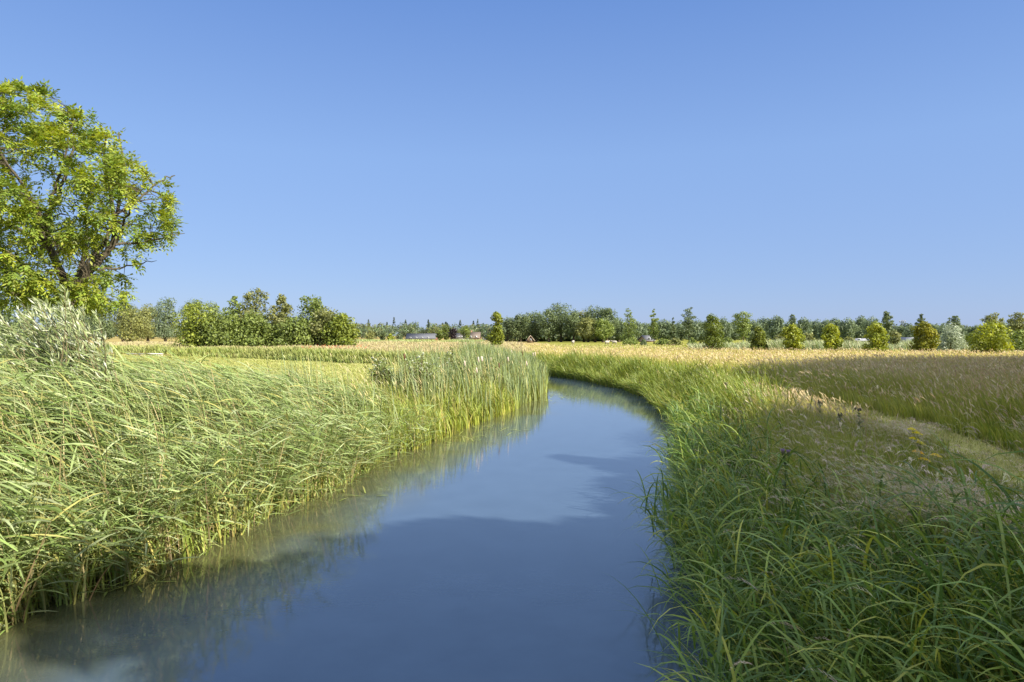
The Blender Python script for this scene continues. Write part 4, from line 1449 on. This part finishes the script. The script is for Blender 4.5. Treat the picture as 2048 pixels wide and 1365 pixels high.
def panicles(G, P, th, ph, n, ln, col, spread=0.5, w=0.006, drop=0.6, k=14):
    """loose seed heads: k short slips along each head's axis"""
    N = len(P)
    for j in range(k):
        t = (j + R.uniform(0, 1, N)) / k
        d = np.stack([np.sin(th + drop * t) * np.cos(ph), np.sin(th + drop * t) * np.sin(ph), np.cos(th + drop * t)], -1)
        Q = P + d * (ln * t)[:, None]
        a = ph + R.choice([-1, 1], N) * R.uniform(0.2, 1.0, N) * spread * 2
        add_ribbons(G, Q, ln * R.uniform(0.16, 0.34, N) * (1.15 - t), th + R.normal(0.1, spread, N), th + R.normal(0.5, spread, N), a, np.full(N, w), 2, col, col * 1.08, prof=[0.6, 1, 0.2])


# ---- finer meadow grass on the right bank, tall and tan with seed heads farther out
def meadow_grass():
    G = Geo()
    x, y = log_points(620000, 2.0, 150, xr=(-0.25, 1.55), extra=1.5)
    z, dl, dr, ins = land(x, y)
    pd = dist_line(x, y, PATH)
    n2 = vnoise(x, y, 0.9, 63)
    n1 = vnoise(x, y, 6.0, 61)
    right = (dr < dl) & ~ins
    leftfar = (dl < dr) & ~ins & (y > 62) & (x < -12) & False
    onpath = (pd < 0.72 + 0.6 * (n2 - 0.5)) & (y < 50)
    k = (right | leftfar) & ~onpath & far_cam(x, y, 2.3) & (dr > 0.5) & (z > 0.1)
    k &= R.uniform(0, 1, len(x)) < (0.08 + 0.92 * smooth(0.6, 2.0, dr - 0.9 * smooth(6, 3.5, y)))
    x, y, z, dr, pd, n1 = x[k], y[k], z[k], dr[k], pd[k], n1[k]
    N = len(x)
    n2 = vnoise(x, y, 1.7, 62)
    dist = np.hypot(x, y)
    wsc = np.clip(dist * 0.00085, 0.0042, 0.12)
    leftside = x < np.interp(y, PATH[:, 1], PATH[:, 0])
    lawny = np.where(leftside & (y < 30), smooth(0.9, 4.2, pd) * 1.5 - 0.5, smooth(1.1, 2.4, pd))     # shorter by the path
    H = R.uniform(0.55, 0.95, N) * (0.7 + 0.5 * n2) * (0.62 + 0.38 * lawny) * (1 + 0.2 * smooth(10, 4, dist))
    back = smooth(0.0, 3.0, y - FIELD_END(x))
    H = H * (1 - 0.4 * back) * (1 - 0.36 * smooth(28, 70, dist))
    # how ripe (tan) the patch is: green near the water, ripe out in the field
    ripe = np.clip(smooth(2.5, 8.5, dr) * smooth(12, 30, y + 0.5 * np.abs(x)) + 0.5 * (n1 - 0.5), 0, 1) * (1 - 0.75 * back)
    ripe = np.maximum(ripe, 0.75 * smooth(0.9, 2.6, dr) * smooth(13, 18, y) * smooth(40, 30, y))
    ripe = np.where(leftside, ripe, ripe * (0.35 + 0.65 * smooth(1.0, 7.0, pd)))
    green = pick([(0.22, 0.29, 0.045), (0.31, 0.35, 0.055), (0.40, 0.40, 0.09), (0.17, 0.24, 0.045)], N)
    yel = pick([(0.46, 0.44, 0.09), (0.38, 0.40, 0.08), (0.50, 0.45, 0.13)], N)
    c0 = (green * (1 - ripe)[:, None] + yel * ripe[:, None]) * np.exp(R.normal(0, 0.15, (N, 1)))
    tipc = pick([(0.55, 0.47, 0.27), (0.50, 0.41, 0.25), (0.57, 0.50, 0.30), (0.36, 0.37, 0.11)], N)
    c1 = c0 * (1 - 0.65 * ripe)[:, None] + tipc * (0.65 * ripe)[:, None]
    th0 = np.abs(R.normal(0.08, 0.10, N))
    th1 = th0 + R.uniform(0.2, 1.0, N)
    phi = np.where(R.uniform(0, 1, N) < 0.75, WIND + R.normal(0, 0.6, N), R.uniform(0, TAU, N))
    base = np.stack([x, y, z - 0.03], -1)
    nr = dist < 26
    rollv = R.uniform(-1.2, 1.2, N)
    add_ribbons(G, base[nr], H[nr], th0[nr], th1[nr], phi[nr], (wsc * R.uniform(0.9, 1.7, N))[nr], 5, c0[nr], c1[nr], cpow=2.0, power=1.7, roll=rollv[nr], prof=[0.7, 1, 1, 0.9, 0.6, 0.1])
    fr = ~nr
    add_ribbons(G, base[fr], H[fr], th0[fr], th1[fr], phi[fr], (wsc * R.uniform(0.9, 1.6, N))[fr], 2, c0[fr], c1[fr], power=1.7, roll=rollv[fr], prof=[0.8, 1, 0.35])
    # seed heads
    sel = (R.uniform(0, 1, N) < 0.07 + 0.17 * ripe) & (dist > 16)
    m = sel.sum()
    pos = add_ribbons(G, base[sel], H[sel] * 1.12 + 0.08, th0[sel], th0[sel] + 0.35, phi[sel], wsc[sel] * 0.8, 2, yel[sel] * 0.9, yel[sel])
    hc = pick([(0.54, 0.43, 0.24), (0.58, 0.48, 0.27), (0.48, 0.36, 0.21), (0.62, 0.54, 0.33)], m) * np.exp(R.normal(0, 0.12, (m, 1)))
    add_ribbons(G, pos[:, -1], R.uniform(0.10, 0.20, m), R.uniform(0.2, 0.7, m), R.uniform(0.6, 1.4, m), phi[sel], wsc[sel] * R.uniform(1.1, 2.0, m) * (0.6 + 0.4 * smooth(70, 25, dist[sel])), 2, hc, hc * 1.1, roll=R.uniform(-1, 1, m), prof=[0.4, 1, 0.15])
    sel = (R.uniform(0, 1, N) < 0.16 * (0.05 + 1.9 * smooth(0.35, 0.85, vnoise(x, y, 1.3, 66)))) & (dist <= 16) & (dist > 2.6)
    m = sel.sum()
    pos = add_ribbons(G, base[sel], H[sel] * 1.1 + 0.24 + 0.28 * smooth(2.6, 1.2, dr[sel]) * (y[sel] < 9), th0[sel], th0[sel] + 0.8, phi[sel], np.full(m, 0.0042), 5, jit((0.30, 0.29, 0.10), m), jit((0.42, 0.36, 0.18), m), power=2.0)
    hc = pick([(0.56, 0.46, 0.35), (0.60, 0.52, 0.38), (0.50, 0.40, 0.33), (0.48, 0.47, 0.27)], m) * np.exp(R.normal(0, 0.12, (m, 1)))
    panicles(G, pos[:, -1] - (pos[:, -1] - pos[:, -2]) * 0.4, th0[sel] + 0.75, phi[sel], m, R.uniform(0.13, 0.28, m), hc, 0.26, 0.0065, 0.8, 14)
    tag(G.build("meadow_grass", M_GRASS), "tall meadow grass with tan and pinkish seed heads on the right of the stream", "grass", None, "stuff")


meadow_grass()


def bank_seed_heads():
    G = Geo()
    x, y = near_line(RIGHT, 760, 1.8, 19, 0.1, 4.2, -1)
    q = far_cam(x, y, 2.2) & (vnoise(x, y, 1.4, 91) > 0.42)
    x, y = x[q], y[q]
    z = np.maximum(land(x, y)[0], 0)
    m = len(x)
    hh = R.uniform(1.0, 1.45, m) * (0.85 + 0.3 * vnoise(x, y, 2.0, 92))
    th = np.abs(R.normal(0.1, 0.1, m))
    ph = WIND + R.normal(0.0, 0.5, m)
    bend = R.uniform(0.4, 1.0, m)
    pos = add_ribbons(G, np.stack([x, y, z], -1), hh, th, th + bend, ph, np.full(m, 0.005), 6, jit((0.26, 0.29, 0.08), m), jit((0.44, 0.38, 0.20), m), power=2.4)
    hc = pick([(0.56, 0.46, 0.34), (0.62, 0.53, 0.38), (0.48, 0.40, 0.33), (0.50, 0.48, 0.26)], m) * np.exp(R.normal(0, 0.12, (m, 1)))
    panicles(G, pos[:, -1] - (pos[:, -1] - pos[:, -2]) * 0.5, th + bend * 0.9, ph, m, R.uniform(0.14, 0.26, m), hc, 0.20, 0.0075, 0.7, 16)
    tag(G.build("seed_heads", M_GRASS), "feathery pale seed heads nodding over the lush bank grass", "grass", None, "stuff")


bank_seed_heads()


# ---- short mown grass on the path
def path_turf():
    G = Geo()
    n = 80000
    k = R.integers(0, len(pl) - 1, n)
    keep = (pl[k, 1] > -4) & (pl[k, 1] < 48)
    k = k[keep]
    o = R.uniform(-1.15, 1.15, len(k))
    t = R.uniform(0, 1, len(k))[:, None]
    P = pl[k] * (1 - t) + pl[k + 1] * t + nn[k] * o[:, None]
    z = land(P[:, 0], P[:, 1])[0]
    N = len(P)
    dist = np.hypot(P[:, 0], P[:, 1])
    c = pick([(0.34, 0.36, 0.09), (0.46, 0.43, 0.16), (0.26, 0.30, 0.07), (0.54, 0.48, 0.22)], N) * np.exp(R.normal(0, 0.15, (N, 1)))
    add_ribbons(G, np.stack([P[:, 0], P[:, 1], z], -1), R.uniform(0.05, 0.13, N) * (1 + 0.9 * smooth(0.7, 1.15, np.abs(o))), R.uniform(0, 0.6, N), R.uniform(0.4, 1.4, N), R.uniform(0, TAU, N), np.clip(dist * 0.0008, 0.005, 0.05), 2, c, c, prof=[0.9, 1, 0.2])
    tag(G.build("mown_turf", M_GRASS), "short dry mown grass along the path", "grass", None, "stuff")


path_turf()


# ---- unmown grass across the left lawn, with its steep front edge
def left_rough():
    G = Geo()
    x, y = log_points(230000, 50, 165, xr=(-0.95, 0.12), extra=2)
    z, dl, dr, ins = land(x, y)
    k = (dr < dl) & ~ins & (x < 2)
    x, y, z, dr = x[k], y[k], z[k], dr[k]
    N = len(x)
    dist = np.hypot(x, y)
    w = dist * 0.0010
    ripe = np.clip(smooth(1.5, 9, dr) + 0.6 * (vnoise(x, y, 9, 71) - 0.5), 0, 1)
    g = pick([(0.25, 0.32, 0.07), (0.33, 0.36, 0.09), (0.21, 0.28, 0.06)], N)
    yl = pick([(0.42, 0.40, 0.14), (0.37, 0.38, 0.11), (0.46, 0.41, 0.20)], N)
    c0 = (g * (1 - ripe)[:, None] + yl * ripe[:, None]) * np.exp(R.normal(0, 0.14, (N, 1)))
    tip = pick([(0.50, 0.41, 0.26), (0.48, 0.43, 0.20), (0.46, 0.36, 0.24)], N)
    tp = np.clip(0.22 + 0.6 * ripe, 0, 0.85)[:, None]
    c1 = c0 * (1 - tp) + tip * tp
    th0 = np.abs(R.normal(0.06, 0.1, N))
    add_ribbons(G, np.stack([x, y, np.maximum(z, 0) - 0.02], -1), R.uniform(0.45, 0.95, N) * (0.7 + 0.6 * vnoise(x, y, 5, 72)), th0, th0 + R.uniform(0.2, 0.9, N), WIND + R.normal(0, 0.9, N), w * R.uniform(0.9, 1.7, N), 2, c0, c1, cpow=2.5, roll=R.uniform(-1, 1, N), prof=[0.8, 1, 0.4])
    tag(G.build("rough_grass", M_GRASS), "unmown green and tan grass beyond the lawn on the left, with a steep front edge", "grass", None, "stuff")


left_rough()


def lawn_turf():
    G = Geo()
    x, y = log_points(110000, 9, 75, xr=(-0.95, 0.0), extra=2)
    z, dl, dr, ins = land(x, y)
    k = (dl < dr) & ~ins & (dl > 3.3)
    x, y, z = x[k], y[k], z[k]
    N = len(x)
    d = np.hypot(x, y)
    c = pick([(0.36, 0.37, 0.11), (0.42, 0.40, 0.15), (0.30, 0.33, 0.08)], N) * np.exp(R.normal(0, 0.12, (N, 1)))
    add_ribbons(G, np.stack([x, y, z], -1), R.uniform(0.06, 0.13, N), R.uniform(0, 0.5, N), R.uniform(0.4, 1.3, N), R.uniform(0, TAU, N), d * 0.0010, 2, c, c, prof=[1, 1, 0.3])
    tag(G.build("lawn_grass", M_GRASS), "bright mown lawn grass behind the reeds on the left", "grass", None, "stuff")


lawn_turf()


# ---- pale reeds and rough strip under the planted bushes, and in front of the farm
def far_reeds():
    G = Geo()
    n = 15000
    u = R.uniform(1380, 2150, n)
    d = R.uniform(96, 108, n)
    x = (u - 1024) / 1365 * d
    h = R.uniform(0.8, 1.9, n) * (0.5 + 0.8 * vnoise(u, d, 40, 81))
    c = pick([(0.30, 0.36, 0.20), (0.36, 0.40, 0.22), (0.25, 0.31, 0.10), (0.44, 0.42, 0.26)], n) * np.exp(R.normal(0, 0.12, (n, 1)))
    add_ribbons(G, np.stack([x, d, np.full(n, 0.78)], -1), h, np.abs(R.normal(0.1, 0.1, n)), R.uniform(0.4, 1.2, n), WIND + R.normal(0, 0.7, n), R.uniform(0.08, 0.15, n), 3, c, c, roll=R.uniform(-1, 1, n))
    u = R.uniform(700, 1010, n)
    d = R.uniform(165, 200, n)
    x = (u - 1024) / 1365 * d
    kk = vnoise(u, d, 30, 82) > 0.35
    h = R.uniform(0.7, 1.5, n)
    c = pick([(0.28, 0.34, 0.12), (0.34, 0.37, 0.14), (0.24, 0.30, 0.09)], n) * np.exp(R.normal(0, 0.12, (n, 1)))
    add_ribbons(G, np.stack([x, d, np.full(n, 0.78)], -1)[kk], h[kk], np.abs(R.normal(0.1, 0.1, n))[kk], R.uniform(0.4, 1.2, n)[kk], (WIND + R.normal(0, 0.7, n))[kk], R.uniform(0.16, 0.28, n)[kk], 2, c[kk], c[kk], roll=R.uniform(-1, 1, n)[kk])
    tag(G.build("far_reeds", M_REED), "pale green reeds along the far ditches of the meadow", "reeds", None, "stuff")


far_reeds()


# ---- plants one can single out in the bank grass
def parsnip(u, v, d, heads, label, hc):
    top = wp(u, v, d)
    zb = gz(top[0] + 0.15, d)
    b = A(top[0] + 0.15, d, zb)
    root = empty("yellow_flower", b)
    tag(root, label, "flower", "yellow flowers beside the path")
    T = Geo()
    hl = top - b
    tube(T, [(0, 0, -0.02), hl * 0.5 + A(0.05, 0, 0), hl * 0.8], [0.009, 0.008, 0.006], A(0.20, 0.26, 0.05), 5)
    ends = [hl + A(dx, 0, dz) for dx, dz in heads]
    for e in ends:
        tube(T, [hl * 0.7 + A(0.02, 0, 0), e], [0.006, 0.004], A(0.22, 0.27, 0.05), 4)
    T.build("stem", M_GRASS, root)
    for e in ends:
        H = Geo()
        m = 60
        a, q = R.uniform(0, TAU, m), np.sqrt(R.uniform(0, 1, m))
        P = e + np.stack([0.065 * q * np.cos(a), 0.065 * q * np.sin(a), 0.03 * (1 - q ** 2) - 0.25 * 0.065 * q * np.cos(a)], -1)
        leaf_quads(H, P, R.normal(0, .35, (m, 3)) + A(0, -0.4, 1), R.uniform(0.016, 0.028, m), jit(hc, m, 0.1, 0.04), 0.9)
        H.build("flower_head", M_GRASS, root)


parsnip(1832, 868, 9.6, [(-0.05, 0.05), (0.02, 0.0), (-0.02, -0.08), (0.06, -0.14)], "tall yellow-flowered weed with four flower heads leaning over the shaded path", A(0.75, 0.66, 0.02))
parsnip(1836, 906, 9.0, [(0.0, 0.0)], "low orange-yellow flower left below the four-headed yellow weed", A(0.80, 0.50, 0.02))
parsnip(1873, 913, 9.0, [(0.0, 0.0), (-0.16, -0.05)], "yellow flower with two heads right below the four-headed yellow weed", A(0.78, 0.60, 0.02))


def thistle(u, v, d, label, flower=True):
    top = wp(u, v, d)
    zb = gz(top[0], d)
    root = empty("thistle", (top[0], d, zb))
    tag(root, label, "thistle", "thistles in the bank grass")
    h = top[2] - zb
    T = Geo()
    tube(T, [(0, 0, -0.02), (0.02, 0, h * 0.5), (0, 0, h)], [0.010, 0.008, 0.005], A(0.14, 0.18, 0.06), 5)
    T.build("stem", M_GRASS, root)
    Lf = Geo()
    n = 34
    t = R.uniform(0.15, 0.95, n)
    add_ribbons(Lf, np.stack([0 * t, 0 * t, t * h], -1), R.uniform(0.10, 0.26, n) * (1.2 - t * 0.8), R.uniform(0.5, 0.9, n), R.uniform(1.1, 1.9, n), R.uniform(0, TAU, n), R.uniform(0.03, 0.055, n), 3, jit((0.12, 0.165, 0.06), n), jit((0.15, 0.2, 0.08), n), prof=[0.5, 1, 0.7, 0.05])
    Lf.build("leaves", M_GRASS, root)
    H = Geo()
    for _ in range(2 if flower else 5):
        o = A(R.normal(0, 0.03), R.normal(0, 0.03), h + R.normal(0, 0.03))
        tube(H, [o - A(0, 0, .025), o, o + A(0, 0, 0.02), o + A(0, 0, 0.045)], [0.006, 0.02, 0.017, 0.026 if flower else 0.004], np.array([(0.12, .15, .06), (0.14, .17, .07), (0.20, .14, .12), (0.33, .23, .36) if flower else (.2, .16, .08)]), 7)
    H.build("flower_head", M_GRASS, root)


thistle(1570, 903, 7.6, "purple-flowered thistle in the shaded bank grass")
thistle(1639, 806, 15.5, "tall dark thistle standing against the sunlit end of the path", False)
thistle(1680, 830, 14.5, "short dark thistle at the shadow's edge beside the sunlit path", False)
thistle(1718, 822, 15.0, "dark leafy thistle in front of the sunlit path, right of the short one", False)
thistle(1452, 770, 21.0, "slim dark weed standing up from the sunlit grass of the right bank", False)


# ---- floating plants
def floating_plants():
    G = Geo()
    for (u, v, n, s) in [(1110, 791, 26, 0.55), (1095, 803, 10, 0.3), (1130, 797, 8, 0.3), (950, 858, 40, 0.9), (905, 880, 30, 0.8), (250, 1160, 26, 0.5), (640, 990, 20, 0.5)]:
        d = CAM_Z * 1365 / (v - HOR)
        x0 = (u - 1024) / 1365 * d
        add_ribbons(G, np.stack([x0 + R.normal(0, s, n), d + R.normal(0, s * 0.5, n), np.full(n, 0.012)], -1), R.uniform(0.15, 0.5, n), R.uniform(1.2, 1.5, n), R.uniform(1.5, 1.6, n), R.uniform(0, TAU, n), R.uniform(0.02, 0.04, n), 3, jit((0.24, 0.29, 0.06), n), jit((0.30, 0.32, 0.09), n), prof=[.6, 1, .8, .1])
    tag(G.build("water_plants", M_REED), "loose green leaves floating on the stream by the reeds and at the bend", "plants", None, "stuff")


floating_plants()


# ---- red poppies in front of the clump
def poppies():
    G = Geo()
    n = 70
    u = R.uniform(600, 740, n)
    d = R.uniform(68, 92, n)
    x = (u - 1024) / 1365 * d
    leaf_quads(G, np.stack([x, d, 0.8 + R.uniform(0.85, 1.05, n)], -1), R.normal(0, .4, (n, 3)) + A(0.3, -.6, .7), R.uniform(0.08, 0.13, n), jit((0.62, 0.10, 0.05), n, 0.15), 0.9)
    tag(G.build("poppies", M_GRASS), "scattered red poppies in the rough grass before the tree clump", "flowers", None, "stuff")


poppies()
